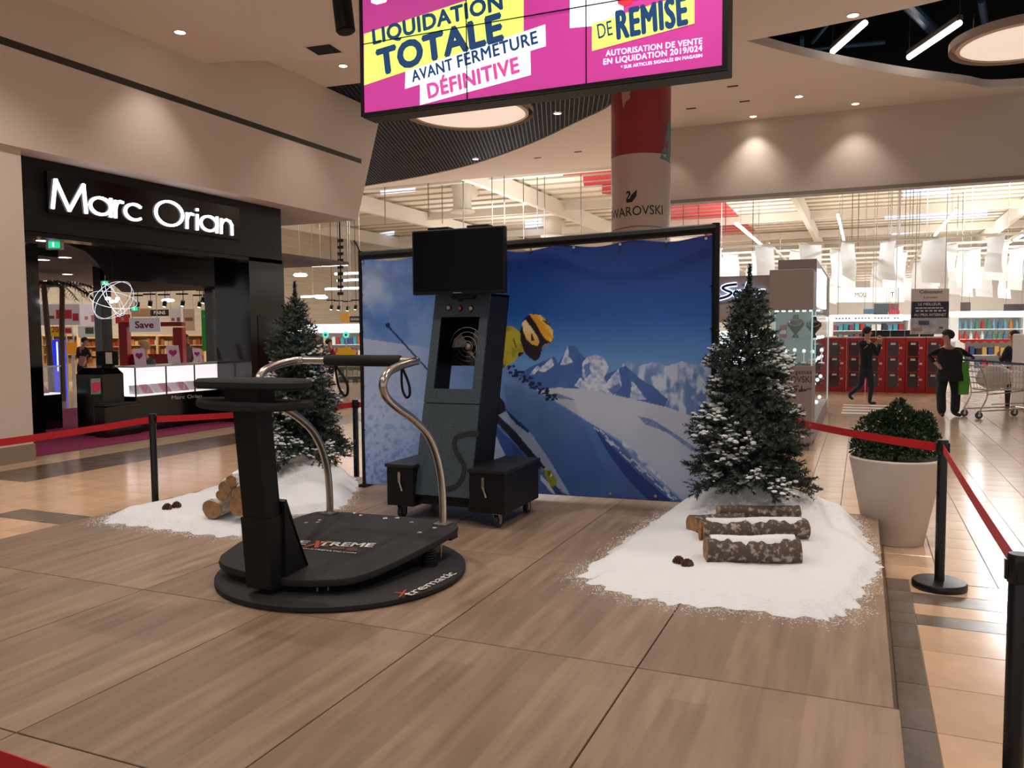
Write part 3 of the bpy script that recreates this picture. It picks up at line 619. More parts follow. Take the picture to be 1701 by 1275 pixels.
    # rocks along the ridge of the slope
    for k in range(60):
        a = k/60; cu, cv = 846+a*80+5*math.sin(k*9.1), 611+a*53+6*math.sin(k*5.7); put((np.abs(u-cu) < 1.5+1.6*abs(math.sin(k*3.3))) & (np.abs(v-cv) < 1+1.3*abs(math.cos(k*2.1))), (26,36,68))
    # ski, powder and shadow
    Z = lambda L, ox, oy: [(ox+x*.1569, oy+y*.1569) for x, y in L]
    z5 = lambda L: Z(L, 790, 640); z4 = lambda L: Z(L, 790, 490)
    put(inpoly(u, v, z5([(90,330),(180,440),(330,750),(250,780),(0,760),(0,400)])), (150,164,196))
    put(inpoly(u, v, z5([(120,320),(520,720),(600,860),(330,760),(200,480)])), (50,74,138))
    put(inpoly(u, v, z5([(240,300),(340,280),(420,330),(600,510),(780,770),(1010,1160),(900,1110),(720,870),(640,750),(420,470)])), (156,170,196), .8)
    put(inpoly(u, v, z5([(320,240),(470,380),(585,480),(560,498),(440,410),(370,330)])), (38,56,100))
    put(inpoly(u, v, z5([(110,285),(230,300),(440,500),(650,750),(745,865),(700,905),(560,760),(250,410),(130,320)])), (36,38,54))
    put(inpoly(u, v, z5([(690,850),(730,880),(730,930),(690,900)])), (110,112,128)); put(inpoly(u, v, z5([(690,930),(780,1030),(850,1145),(820,1140),(690,990)])), (170,180,200))
    put(inpoly(u, v, z5([(800,1060),(860,1060),(925,1150),(860,1150)])), (44,60,118))
    put(inpoly(u, v, z5([(735,890),(800,895),(862,985),(866,1040),(825,1070),(790,1045),(740,950)])), (128,132,48)); put(inpoly(u, v, z5([(765,900),(800,905),(800,960),(770,950)])), (60,70,40), .7); put(inpoly(u, v, z5([(795,940),(815,930),(815,955),(800,965)])), (210,214,214))
    # skier
    put(inpoly(u, v, z4([(60,820),(180,860),(185,970),(255,1060),(318,1140),(328,1215),(265,1262),(190,1262),(100,1200),(60,1300)])), (30,33,52))
    put(inpoly(u, v, z4([(120,1180),(160,1210),(215,1255),(170,1230)])), (190,190,196))
    put(inpoly(u, v, z4([(60,430),(200,350),(300,320),(390,330),(450,370),(490,400),(522,600),(450,650),(425,700),(330,755),(150,885),(60,940)])), mixc((168,158,56), (118,112,44), np.clip((n2-.45)*3, 0, 1)))
    put(inpoly(u, v, z4([(20,640),(200,582),(292,640),(302,722),(322,752),(262,792),(20,800)])), mixc((78,90,116), (50,58,84), n2))
    put(inpoly(u, v, z4([(400,430),(440,556),(430,560),(402,470)])), (40,42,40)); put(inpoly(u, v, z4([(455,610),(520,600),(480,650),(455,650)])), (36,30,36))
    put(inpoly(u, v, z4([(525,250),(580,195),(680,205),(760,265),(815,350),(835,430),(815,495),(790,512),(705,582),(680,665),(635,698),(580,662),(520,600),(480,480),(475,380),(500,300)])), (38,30,38))
    put(inpoly(u, v, z4([(572,200),(690,208),(760,275),(820,370),(831,440),(803,500),(740,465),(690,390),(650,310),(605,245)])), mixc((206,150,44), (214,186,120), np.clip((fbm((u-v)/7, (u+v)/40, 6)-.45)*4, 0, 1)))
    put(inpoly(u, v, z4([(700,255),(760,280),(800,340),(760,310)])), (60,44,30))
    put(inpoly(u, v, z4([(493,295),(530,258),(600,350),(660,440),(682,500),(662,537),(600,522),(545,470),(512,390)])), mixc((214,196,150), (196,156,66), np.clip((v-545)/25, 0, 1)))
    put(inpoly(u, v, z4([(596,392),(628,482),(590,478)])), (42,32,36)); put(inpoly(u, v, z4([(722,522),(792,500),(765,545),(700,572)])), (120,112,126))
    # pole with basket
    d = np.abs((u-647)*(612-541)-(v-541)*(711-647))/math.hypot(64, 71); put((d < 1.4) & (u > 647) & (u < 720), (22,34,78)); put((u-647)**2+(v-540)**2 < 16, (22,32,72))
    return C
nx, ny = 430, 300
S_, T_ = np.meshgrid(np.linspace(0, 1, nx), np.linspace(0, 1, ny))
zt0, zt1 = 2.365, 2.455
zz = .035+T_*((zt0+(zt1-zt0)*S_-.035*np.sin(S_*math.pi*5)**2*T_)-.035)
P = np.stack([BL.x+bd.x*S_*BW, BL.y+bd.y*S_*BW, zz], -1)
cc = (P-CAM) @ CR.T; U_, V_ = 850.5+FPX*cc[..., 0]/cc[..., 2], 637.5+FPX*cc[..., 1]/cc[..., 2]
rgb = paint(U_, V_)/255*PRINT_GAIN
rgb = np.where(rgb <= .04045, rgb/12.92, ((np.clip(rgb, 0, 1)+.055)/1.055)**2.4)
wr = .012*np.sin(S_*9+T_*5)*np.sin(T_*7)+.01*fbm(S_*7, T_*5, 8)+.012*np.exp(-((T_-.93-.04*np.cos(S_*12))/.035)**2)
loc = np.stack([(S_-.5)*BW, -wr-.02, zz], -1).reshape(-1, 3)
me = bpy.data.meshes.new('vinyl_sheet'); idx = np.arange(nx*ny).reshape(ny, nx)
F = np.stack([idx[:-1,:-1], idx[:-1,1:], idx[1:,1:], idx[1:,:-1]], -1).reshape(-1, 4)
me.vertices.add(len(loc)); me.vertices.foreach_set('co', loc.astype(np.float32).ravel()); me.loops.add(F.size); me.loops.foreach_set('vertex_index', F.ravel().astype(np.int32)); me.polygons.add(len(F)); me.polygons.foreach_set('loop_start', np.arange(0, F.size, 4, dtype=np.int32)); me.polygons.foreach_set('use_smooth', np.ones(len(F), bool)); me.update(calc_edges=True)
at = me.color_attributes.new('print', 'FLOAT_COLOR', 'POINT'); at.data.foreach_set('color', np.concatenate([rgb.reshape(-1, 3), np.ones((nx*ny, 1))], 1).astype(np.float32).ravel())
m_print = M('printed_vinyl', '#ffffff', .38, spec=.35); vc = m_print.node_tree.nodes.new('ShaderNodeVertexColor'); vc.layer_name = 'print'; m_print.node_tree.links.new(vc.outputs[0], m_print.node_tree.nodes['Principled BSDF'].inputs['Base Color'])
me.materials.append(m_print); sh = bpy.data.objects.new('vinyl_sheet', me); COL.objects.link(sh); sh.parent = ban
tag(sh, 'blue and white print of a downhill skier before snowy peaks')
md = sh.modifiers.new('thick', 'SOLIDIFY'); md.thickness = .002
h = BW/2
MB().tube([(-h-.03,.0,0),(-h-.03,0,2.45)], .024, 10).build('frame_pole', m_blackm, ban); MB().tube([(h+.03,.0,0),(h+.03,0,2.56)], .036, 10).build('frame_pole', m_blackm, ban)
MB().tube(smooth_path([(-h-.03,0,2.40),(-h*.5,0,2.425),(0,0,2.45),(h*.5,0,2.48),(h+.03,0,2.515)], 4), .046, 8).build('frame_rail', m_blackm, ban)
for x in (-h-.03, h+.03): MB().box(x-.04,x+.04,-.06,.5,0,.03).build('frame_foot', m_blackm, ban)
MB().tube(smooth_path([(-h-.03,0,2.42),(-h-.06,0,2.5),(-h-.1,0,2.56)], 4), .008, 6).build('cable_tie', m_blackm, ban)
for s_ in (.005,.19,.43,.52,.64,.765,.885,.985):
    x = (s_-.5)*BW; z = zt0+(zt1-zt0)*s_-.03
    MB().tube([(x,-.045,z),(x,-.038,z)], .013, 10).build('grommet', m_steel, ban); MB().tube([(x,-.04,z),(x,-.035,z+.03),(x,-.03,z+.075)], .004, 5).build('cable_tie', m_blackm, ban)
for s_ in (.48,.60,.74,.86): x = (s_-.5)*BW; MB().tube([(x,-.05,.085),(x,-.03,.085)], .014, 10).build('grommet', m_steel, ban)
for z in (.6,1.05,1.62,2.0):
    for x in (-h+.01, h-.01): MB().tube([(x,-.05,z),(x*1.012,0,z+.01)], .006, 5).build('cable_tie', m_blackm, ban)

# ================================================================ STANCHIONS WITH RED BELTS
m_belt = M('red_belt', '#c4141c', .55, bump=.15, bscale=300); m_stan = M('stanchion_black', '#131316', .35)
SH = 1.06
def belt_mesh(A, B, parent, sag=.03, h=.062):
    n = 10; b = MB(); A, B = Vector(A), Vector(B); d = (B-A); d.z = 0; d.normalize(); nrm = Vector((-d.y, d.x, 0))*.0012; lo = []
    for i in range(n+1):
        t = i/n; p = A.lerp(B, t)+Vector((0,0,-sag*4*t*(1-t))); lo.append([p-nrm+Vector((0,0,-h/2)), p+nrm+Vector((0,0,-h/2)), p+nrm+Vector((0,0,h/2)), p-nrm+Vector((0,0,h/2))])
    b.prismloops(lo); return b.build('belt', m_belt, parent, world=True)
def stanchion(p, label):
    t = thing('stanchion', label, 'barrier post', (p[0], p[1], FZ), 0, 'black belt barrier posts around the stage')
    MB().lathe([(.178,0),(.18,.008),(.18,.04),(.172,.05),(.04,.056)], n=40).build('base', m_stan, t, smooth=True)
    MB().lathe([(.033,.05),(.033,SH-.01),(.028,SH)], n=20).build('post', m_stan, t, smooth=True)
    MB().lathe([(.036,SH-.1),(.038,SH-.095),(.038,SH-.006),(.034,SH+.002)], n=20).build('head', m_stan, t, smooth=True)
    MB().box(-.012,.012,-.045,.045,SH-.09,SH-.02).build('belt_clip', m_stan, t); MB().box(-.045,.045,-.012,.012,SH-.09,SH-.02).build('belt_clip', m_stan, t)
    return t
BZ = FZ+SH-.055
q = G(1560, 975, FZ); sR = stanchion(q, 'black barrier post with round base beside the white planter')
w_ = ray(1694, 920); q2 = Vector(CAM+w_*((FZ+SH-1.6)/w_[2])); sR2 = stanchion(q2, 'black barrier post cut by the right edge of the photo')
w_ = ray(253, 687); q3 = Vector(CAM+w_*((FZ+SH-1.6)/w_[2])); sL = stanchion(q3, 'black barrier post before the jewellery shop')
w_ = ray(1288, 683); q4 = Vector(CAM+w_*((FZ+SH-1.6)/w_[2])); q4.y -= .0; sB = stanchion(q4, 'black barrier post hidden behind the tree on the right')
w_ = ray(590, 664); q5 = Vector(CAM+w_*((FZ+SH-1.6)/w_[2])); sT = stanchion(q5, 'black barrier post behind the tree on the left')
belt_mesh((q4.x,q4.y,BZ), (q.x,q.y,BZ), sB, .02); belt_mesh((q.x,q.y,BZ), (q2.x,q2.y,BZ), sR, .01)
belt_mesh((q3.x,q3.y,BZ), (q3.x-.35,q3.y-4.5,BZ-.02), sL, .05); belt_mesh((q3.x,q3.y,BZ), (q5.x,q5.y,BZ), sT, .02); belt_mesh((q5.x,q5.y,BZ), (q5.x+1.6,q5.y+.9,BZ), sT, .01)
t = thing('barrier_belt', 'red belt crossing the bottom left corner close to the viewer', 'barrier belt', (AT(40, 1275, 1.3).x, AT(40, 1275, 1.3).y, .6))
a, b = AT(-60, 1252, 1.42), AT(330, 1385, 1.2); belt_mesh(a, b, t, .004)

# ================================================================ PLANTER
pc = G(1485, 899, FZ); t = thing('potted_shrub', 'clipped green shrub in a tall white tapered planter', 'plant', (pc.x, pc.y+.02, FZ))
R0, R1, HP = .235, .375, .745
m_pot = M('white_planter', '#cfc6c0', .5)
MB().lathe([(R0-.01,0),(R0,.01),(R1,HP-.012),(R1-.008,HP),(R1-.03,HP),(R1-.035,HP-.08),(.05,HP-.09)], n=56).build('pot', m_pot, t, smooth=True)
MB().lathe([(.01,HP-.06),(R1-.036,HP-.065),(R1-.04,HP-.085),(.01,HP-.085)], n=32).build('soil', M('soil', '#2a1f18', .9), t)
m_leaf = M('dark_green_leaf', '#2f4a2c', .5, col2='#16291a', vscale=25)
def leaves(pts, size, rnd, mat, name, parent, kind='stuff'):
    b = MB()
    for p, n in pts:
        n = Vector(n).normalized(); a = n.orthogonal().normalized(); a.rotate(Matrix.Rotation(rnd.uniform(0, 6.28), 3, n)); c = n.cross(a); s = size*rnd.uniform(.6, 1.2); p = Vector(p)
        tip = p+n*s+a*s*.2; b.add([p, p+n*s*.5+a*s*.28, tip, p+n*s*.5-a*s*.28+c*s*.06], [(0,1,2,3)])
    return b.build(name, mat, parent, kind=kind)
rnd = random.Random(3); pts = []; MB().tube([(0,0,HP-.08),(0,0,HP+.2)], .02, 8).build('stem', M('stem_brown', '#3b2b1f', .8), t)
lobes = [(0,0,HP+.1,.27,.17),(-.14,.03,HP+.16,.19,.2),(.12,.04,HP+.18,.2,.19),(.02,0,HP+.3,.13,.16),(.02,.0,HP+.4,.05,.09),(.2,-.03,HP+.1,.15,.16),(-.21,-.02,HP+.06,.14,.14),(.05,-.17,HP+.1,.17,.16),(-.1,-.16,HP+.1,.16,.14),(.2,.05,HP+.26,.1,.12),(-.12,.0,HP+.28,.1,.1)]
for cx_, cy_, cz_, r_, hz_ in lobes:
    for k in range(int(6200*r_)):
        th = rnd.uniform(0, 6.28); ph = math.asin(rnd.uniform(-.5, 1)); rr = rnd.uniform(.75, 1.08)
        n = Vector((math.cos(th)*math.cos(ph), math.sin(th)*math.cos(ph), math.sin(ph))); pts.append(((cx_+n.x*r_*rr, cy_+n.y*r_*rr, cz_+n.z*hz_*rr), n+Vector((rnd.uniform(-.8,.8), rnd.uniform(-.8,.8), rnd.uniform(-.2,.9)))))
leaves(pts, .034, rnd, m_leaf, 'foliage', t)

# ================================================================ SNOW, TREES, LOGS, CONES
m_snow = M('artificial_snow', '#e2e5ea', .8, bump=1., bscale=55, spec=.2)
def hills(x, y, mounds): return sum(h*math.exp(-(((x-a)/sx)**2+((y-b)/sy)**2)) for a, b, h, sx, sy in mounds)
def snow(name, label, outline, mounds, seed, root):
    c = Vector((sum(p[0] for p in outline)/len(outline), sum(p[1] for p in outline)/len(outline), 0))
    O = smooth_path([(x, y, 0) for x, y in outline+outline[:1]], 14)[:-1]; n = len(O); K = 30; rd = random.Random(seed)
    jit = [1+.018*rd.uniform(-1, 1)+.02*math.sin(i*.9) for i in range(n)]
    V = []; F = []
    for k in range(K+1):
        t = (k/K)**.8
        for i in range(n):
            p = c.lerp(O[i], t); e = 1-t
            if k > K-4: p = c+(p-c)*(1+(jit[i]-1)*(k-K+4)/4)
            nz = .022*float(fbm(np.array(p.x*7), np.array(p.y*7), seed))+.05*float(fbm(np.array(p.x*2.3), np.array(p.y*2.3), seed+3))
            z = min(1, e*9)*(.02+nz)+hills(p.x, p.y, mounds)*min(1, e*6)*(.8+.45*float(fbm(np.array(p.x*4+2), np.array(p.y*4), seed+7)))
            V.append((p.x-root[0], p.y-root[1], z+.001))
    for k in range(K):
        for i in range(n): j = (i+1) % n; F.append((k*n+i, k*n+j, (k+1)*n+j, (k+1)*n+i))
    b = MB(); b.add(V, F)
    o = b.build(name, m_snow, None, smooth=True); o.location = (root[0], root[1], 0); tag(o, label, 'snow', 'artificial snow patches on the stage', 'stuff')
    cr = MB()
    for i in range(5200):
        k = rd.randrange(n); e = rd.gauss(.02, .05); p = c+(O[k]-c)*(jit[k]*(1-.01)+e); p += Vector((rd.gauss(0,.02), rd.gauss(0,.02), 0)); s = rd.uniform(.0022, .0058)
        if not (-6.24 < p.x < .15 and p.y < 7.63): continue
        cr.add([(p.x-s-root[0],p.y-s*.6-root[1],.0005),(p.x+s-root[0],p.y-s*.5-root[1],.0005),(p.x-root[0],p.y+s-root[1],.0005),(p.x-root[0],p.y-root[1],s)], [(0,1,3),(1,2,3),(2,0,3)])
    cr.build('snow_crumbs', m_snow, o, kind='stuff'); return o
TR = Vector((-.87, 7.05, 0)); TL = Vector((-5.62, 7.18, 0))
outR = [(-1.68,5.04),(-1.45,4.82),(-1.06,4.7),(-.7,4.73),(-.2,4.745),(-.02,5.0),(.05,5.5),(.135,5.9),(.1,6.4),(.02,6.9),(-.05,7.35),(-.4,7.6),(-.9,7.62),(-1.35,7.4),(-1.55,7.0),(-1.62,6.4),(-1.66,5.75)]
outL = [(-5.93,4.96),(-5.42,4.97),(-4.95,4.95),(-4.56,5.01),(-4.62,5.35),(-4.74,5.65),(-4.45,6.0),(-4.42,6.3),(-4.72,6.9),(-4.95,7.3),(-5.3,7.62),(-5.9,7.62),(-6.22,7.3),(-6.2,6.7),(-6.1,6.1),(-6.08,5.6),(-6.1,5.2)]
snow('snow_patch', 'white snow patch around the tree and logs on the right', outR, [(TR.x,TR.y,.27,.34,.3),(TR.x+.45,TR.y+.05,.16,.4,.3),(TR.x-.35,TR.y-.1,.1,.3,.3),(-.8,6.1,.03,.5,.4)], 5, (-.8, 6.1))
snow('snow_patch', 'white snow patch around the tree and log pile on the left', outL, [(TL.x,TL.y,.27,.4,.3),(TL.x+.4,TL.y-.25,.13,.35,.4),(TL.x-.3,TL.y,.12,.3,.3),(-5.75,5.75,.05,.16,.2)], 11, (-5.3, 6.2))
m_need = M('dark_fir_needles', '#1d2a26', .6, col2='#33463f', vscale=14); m_trunk = M('fir_trunk', '#2c221b', .9, bump=.4)
m_fsnow = M('tree_snow', '#dfe2e4', .8, bump=.4, bscale=70)
def needles(sprigs, seed, parent):
    "thousands of fir needles in one mesh"
    r_ = np.random.default_rng(seed); S = np.array(sprigs); cnt = (S[:,6]/.0048).astype(int); S = np.repeat(S, cnt, 0); n = len(S)
    f = r_.random(n); d = S[:,3:6]; ref = np.where(np.abs(d[:,2:3]) < .9, np.array([[0,0,1.]]), np.array([[1.,0,0]])); a = np.cross(d, ref); a /= np.linalg.norm(a, axis=1)[:,None]; b = np.cross(d, a)
    th = r_.random(n)*2*np.pi; o = a*np.cos(th)[:,None]+b*np.sin(th)[:,None]; q = S[:,:3]+d*(S[:,6]*f)[:,None]; ln = (.042*r_.uniform(.7, 1.1, n)*(1-.35*f))[:,None]
    tip = q+o*ln*.85+d*ln*.6; w = np.cross(o, d)*.0056; V = np.stack([q-w, q+w, tip], 1).reshape(-1, 3)
    me = bpy.data.meshes.new('needles'); me.vertices.add(3*n); me.vertices.foreach_set('co', V.astype(np.float32).ravel()); me.loops.add(3*n); me.loops.foreach_set('vertex_index', np.arange(3*n, dtype=np.int32)); me.polygons.add(n); me.polygons.foreach_set('loop_start', np.arange(0, 3*n, 3, dtype=np.int32)); me.update(calc_edges=True); me.materials.append(m_need)
    ob = bpy.data.objects.new('needles', me); COL.objects.link(ob); ob.parent = parent; ob['kind'] = 'stuff'; print('needles', n)
def fir(loc, label, H, Rb, seed, pot=False):
    rd = random.Random(seed); t = thing('fir_tree', label, 'christmas tree', loc, 0, 'snow-dusted artificial fir trees')
    MB().tube([(0,0,.0),(0,0,H*.6),(0,0,H-.12)], [.035,.022,.006], 8).build('trunk', m_trunk, t)
    if pot: MB().lathe([(.2,0),(.25,.02),(.3,.36),(.28,.36),(.27,.32),(.03,.31)], n=32).build('pot', M('cream_pot', '#d9c6b6', .5), t, smooth=True)
    else: MB().lathe([(.17,0),(.17,.05),(.04,.07)], n=24).build('stand', m_blackm, t)
    sn = MB(); wood = MB(); sprigs = []
    def needle_sprig(p, d, L, snowy):
        d = d.normalized(); sprigs.append((*p, *d, L))
        if snowy:
            for _ in range(3):
                q = p+d*L*rd.uniform(.2, 1); r = rd.uniform(.007, .02); sn.ball((q.x, q.y, q.z+.014), r*1.3, r, r*.6, 7, 4, .3)
    def prof_(f): return (1-f)**.62*(1+.12*math.sin(f*19+seed)+.06*math.sin(f*33))
    NB = 380
    for bi in range(NB):
        f = 1-(1-(bi+.5)/NB)**.62; zb = .34+f*(H-.34-.2); Rr = Rb*prof_(f)
        ang = bi*2.39996+rd.uniform(-.3, .3); L = Rr*rd.choice((.55,.8,.9,.95,1.0))*rd.uniform(.86, 1.0)
        up_ = rd.uniform(-.30, .12)*(1-f)+.35*f; dr = Vector((math.cos(ang), math.sin(ang), up_)); p0 = Vector((0,0,zb+.04))
        pts_ = [p0+dr*L*s_+Vector((0,0,-.10*L*s_*s_)) for s_ in (0,.35,.7,1)]
        wood.tube(pts_, [.006,.005,.004,.003], 3)
        patch = math.sin(ang*2+zb*5+seed)+.6*math.sin(ang*3-zb*9)
        snowy = patch > .25 and f < .66 and rd.random() < .8
        nsp = max(4, int(L/.042))
        for j in range(nsp):
            s_ = .25+.75*(j+.8)/nsp; s_ = min(s_, .999); i0 = min(2, int(s_*3)); q = pts_[i0].lerp(pts_[i0+1], s_*3-i0)
            side = Vector((-math.sin(ang), math.cos(ang), 0))*(1 if j % 2 else -1)
            needle_sprig(q, dr*.7+side*rd.uniform(.1, 1.0)+Vector((0,0,rd.uniform(-.35,.6))), rd.uniform(.09, .15)*(1-.3*f), snowy and s_ > .6)
            if rd.random() < .6: needle_sprig(q, dr*.6-side*rd.uniform(.2,.8)+Vector((0,0,rd.uniform(-.3,.8))), rd.uniform(.08, .13)*(1-.3*f), snowy and s_ > .75)
        needle_sprig(pts_[3], dr+Vector((0,0,rd.uniform(-.3,.4))), .09*(1-.3*f), snowy)
        if snowy and rd.random() < .5:
            q = pts_[2].lerp(pts_[3], .4+rd.random()*.6); r = rd.uniform(.026, .045); sn.ball((q.x, q.y, q.z+.022), r*1.4, r*1.2, r*.5, 9, 5, .35)
    for j in range(30):      # leader at the top
        q = Vector((0,0,H-.36+.012*j)); a_ = rd.uniform(0, 6.28)
        for _ in range(2): needle_sprig(q, Vector((math.cos(a_+_*3)*.8*(1-j/34), math.sin(a_+_*3)*.8*(1-j/34), 1)), .055, False)
    wood.build('branches', m_trunk, t, kind='stuff'); needles(sprigs, seed, t); sn.build('snow_clumps', m_fsnow, t, kind='stuff', smooth=True)
    return t
fir(TR, 'snow-dusted fir tree at the right end of the ski banner', 2.11, .50, 21)
fir(TL, 'snow-dusted fir tree behind the ski simulator, left of the banner', 2.13, .53, 33, pot=True)
m_bark = M('lichen_bark', '#54483e', .9, bump=.7, bscale=40, col2='#a59b91', vscale=26, thr=(.52,.66)); m_birch = M('birch_bark', '#cfc4ba', .8, bump=.3, bscale=30, col2='#5a4334', vscale=18, thr=(.56,.68)); m_wood = M('cut_wood', '#b08a62', .8, col2='#8a6844', vscale=22); m_split = M('split_wood', '#b07a44', .8, col2='#8a5a30', vscale=9, stretch=(1,1,6))
def log(A, B, r, label, grp, bark, seed, snowy=True, r2=None):
    A, B = Vector(A), Vector(B); rd = random.Random(seed); L = (B-A).length; ax = (B-A).normalized()
    t = thing('log', label, 'log', (A+B)/2, 0, grp); n, k = 18, 22; b = MB(); loops = []
    sd = ax.cross(Vector((0,0,1))).normalized(); up = sd.cross(ax)
    ph = [rd.uniform(0, 6.28) for _ in range(4)]
    def rad(th, s): rr = r+(0 if r2 is None else (r2-r)*s); return rr*(1+.06*math.sin(2*th+ph[0])+.05*math.sin(3*th+ph[1]+s*3)+.04*math.sin(s*9+ph[2])+rd.uniform(-.015,.015))
    for j in range(k+1):
        s = j/k; c = A.lerp(B, s)
        loops.append([c+(sd*math.cos(th)+up*math.sin(th))*rad(th, s) for th in (2*math.pi*i/n for i in range(n))])
    b.prismloops(loops, cap=False); b.build('bark', bark, t, smooth=True, world=True)
    for lp_, sg in ((loops[0], -1), (loops[-1], 1)):
        e = MB(); c = sum(lp_, Vector())/n; e.prismloops([[c+(p-c)*.97+ax*sg*.003 for p in lp_], [c+(p-c)*.97-ax*sg*.004 for p in lp_]]); e.build('cut_end', m_wood, t, world=True)
    if snowy:
        s_ = MB(); lo = []
        for j in range(1, k):
            s = j/k; c = A.lerp(B, s); wdt = (.62+.16*math.sin(j*.9+ph[3])+.13*math.sin(j*2.3+ph[1])+rd.uniform(-.1,.1))*min(1, j/2.5, (k-j)/2.5)+.05
            arc = [math.pi/2+wdt*(i/6-1)*.9 for i in range(13)]
            lo.append([c+(sd*math.cos(th)+up*math.sin(th))*(rad(th, s)+.012*(1-abs((i-6)/6)**2)+.002) for i, th in enumerate(arc)]+[c+(sd*math.cos(th)+up*math.sin(th))*r*.85 for th in arc[::-1]])
        s_.prismloops(lo); s_.build('snow_cap', m_fsnow, t, smooth=True, world=True)
    return t
gr = 'bark-covered logs on the snow'
log(G(1172,926,.06)+Vector((0,0,.045)), G(1326,928,.06)+Vector((0,0,.045)), .1, 'front log of the right group, spotted bark with snow on top', gr, m_bark, 2)
log((-1.07,6.02,.12), (-.36,6.34,.13), .09, 'longest log of the right group, split orange end, behind the front log', gr, m_bark, 3)
log((-1.17,6.18,.12), (-.85,6.45,.1), .085, 'short dark log at the left end of the right group', gr, m_bark, 4, False)
log((-1.03,6.5,.17), (-.43,6.7,.17), .055, 'thin bare log at the back of the right group', gr, m_bark, 5, False)
MB().ball((-1.065,6.01,.12), .02, .075, .08, 10, 6).build('split_face', m_split, bpy.data.objects['log.001'] if 'log.001' in bpy.data.objects else None, world=True)
gl = 'birch logs stacked on the snow'
d = Vector((-.07,.30,.02))
for (u, v, zc_, r), lb, sd_ in (((352,846,.1,.088), 'thickest birch log at the front of the left pile', 7), ((369,823,.235,.052), 'thin birch log resting on the thick one in the left pile', 8), ((373,811,.3,.055), 'upper birch log of the left pile with pale cut end', 9), ((395,842,.1,.08), 'split birch log half hidden behind the simulator post', 10), ((384,799,.37,.05), 'topmost birch log of the left pile', 12), ((398,820,.26,.07), 'birch log at the back of the left pile behind the post', 13)):
    A = PY(u, v, 5.2); A = Vector((A.x, 5.2, A.z)); log(A, A+d, r, lb, gl, m_birch, sd_)
m_cone = M('cone_brown', '#5a3a28', .7)
def cone(p, ax, label):
    t = thing('pine_cone', label, 'pine cone', p, 0, 'pine cones lying on the snow'); ax = Vector(ax).normalized(); a = ax.orthogonal().normalized(); b_ = ax.cross(a); m = MB()
    MB().tube([(0,0,0), ax*.05], [.012,.006], 6).build('core', m_cone, t)
    for j in range(6):
        for k in range(7):
            th = k*.9+j*.45; o_ = a*math.cos(th)+b_*math.sin(th); r = .042*math.sin(math.pi*(j+1.2)/7.5); q = ax*(.013*j); s_ = o_.cross(ax)*.010
            m.prismloops([[q-s_, q+s_, q+o_*r+s_*1.2+ax*.01, q+o_*r-s_*1.2+ax*.01], [q-s_+ax*.004, q+s_+ax*.004, q+o_*r+s_*1.2+ax*.015, q+o_*r-s_*1.2+ax*.015]])
    m.build('scales', m_cone, t, kind='stuff')
P = G(1118, 932, .045); cone(P, (.7,-.3,.1), 'left pine cone of the pair before the right logs'); P = G(1136, 938, .045); cone(P, (.5,-.5,.2), 'right pine cone of the pair before the right logs')
P = G(270, 844, .075); cone(P, (.8,.2,.1), 'small pine cone on the left snow patch'); P = G(285, 841, .075); cone(P, (.8,.3,.1), 'second pine cone on the left snow, nearer the log pile')
# ================================================================ LED VIDEO WALL
SY = 6.95; SX = [-4.555, -3.42, -2.26, -1.095]; SZ = [3.77, 4.43, 5.09]
led = thing('video_wall', 'large hanging screen showing a pink and lime liquidation sale advert', 'screen', ((SX[0]+SX[-1])/2, SY, 3.75))
MB().rbox(SX[0]-.03, SX[-1]+.045, SY+.03, SY+.26, SZ[0]-.04, SZ[2]+.05, .006).build('housing', m_blackm, led, world=True)
LEDS = 1.0
def em(name, c, s=None): return M(name, c, .35, em=s or LEDS, emcol=c)
m_pk = em('led_magenta', '#b8398c', .75); m_lime = em('led_lime', '#dcf56a'); m_wt = em('led_white', '#e9f6fb', 1.05); m_nav = em('led_navy', '#173a66', .8); m_pkt = em('led_pink_letter', '#c94a97', .8); m_rd = em('led_red', '#e0303c', .9)
for i in range(3):
    for j in range(2):
        g = .004; p = MB().box(SX[i]+g, SX[i+1]-g, SY+.012, SY+.03, SZ[j]+g, SZ[j+1]-g).build('screen_panel', m_pk, led, world=True)
for z in (SZ[0]-.035, SZ[2]): MB().box(SX[0]-.03, SX[-1]+.045, SY-.004, SY+.03, z, z+.033).build('bezel', m_blackm, led, world=True)
for x in (SX[0]-.028, SX[-1]+.002): MB().box(x, x+.026+(.017 if x > -2 else 0), SY-.004, SY+.03, SZ[0], SZ[2]).build('bezel', m_blackm, led, world=True)
for x in SX[1:3]: MB().box(x-.0035, x+.0035, SY-.001, SY+.012, SZ[0], SZ[2]).build('panel_seam', m_blackm, led, world=True)
MB().box(SX[0], SX[3], SY-.001, SY+.012, SZ[1]-.0035, SZ[1]+.0035).build('panel_seam', m_blackm, led, world=True)
for x in (-4.1,-1.5): MB().cyl((x, SY+.15, SZ[2]), .02, CL-SZ[2], 8).build('hanger', m_steel, led, world=True)
def scr(u, v): P = PY(u, v, SY); return Vector((min(max(P.x, SX[0]+.003), SX[-1]-.003), SY, min(max(P.z, SZ[0]+.003), SZ[2]-.003)))
def shape(mat, pts, d):
    P = [scr(u, v) for u, v in pts]; return MB().prismloops([[p+Vector((0,.010-d*.0012,0)) for p in P], [p+Vector((0,.0115,0)) for p in P]]).build('advert_block', mat, led, world=True)
shape(m_lime, [(604,56),(866,-30),(866,53),(604,141)], 1); shape(m_lime, [(866,53),(866,-30),(869,-30),(869,53)], 1)
shape(m_wt, [(673,118),(905,40),(906,76),(672,147)], 2); shape(m_wt, [(697,140),(880,79),(881,124),(697,174)], 2)
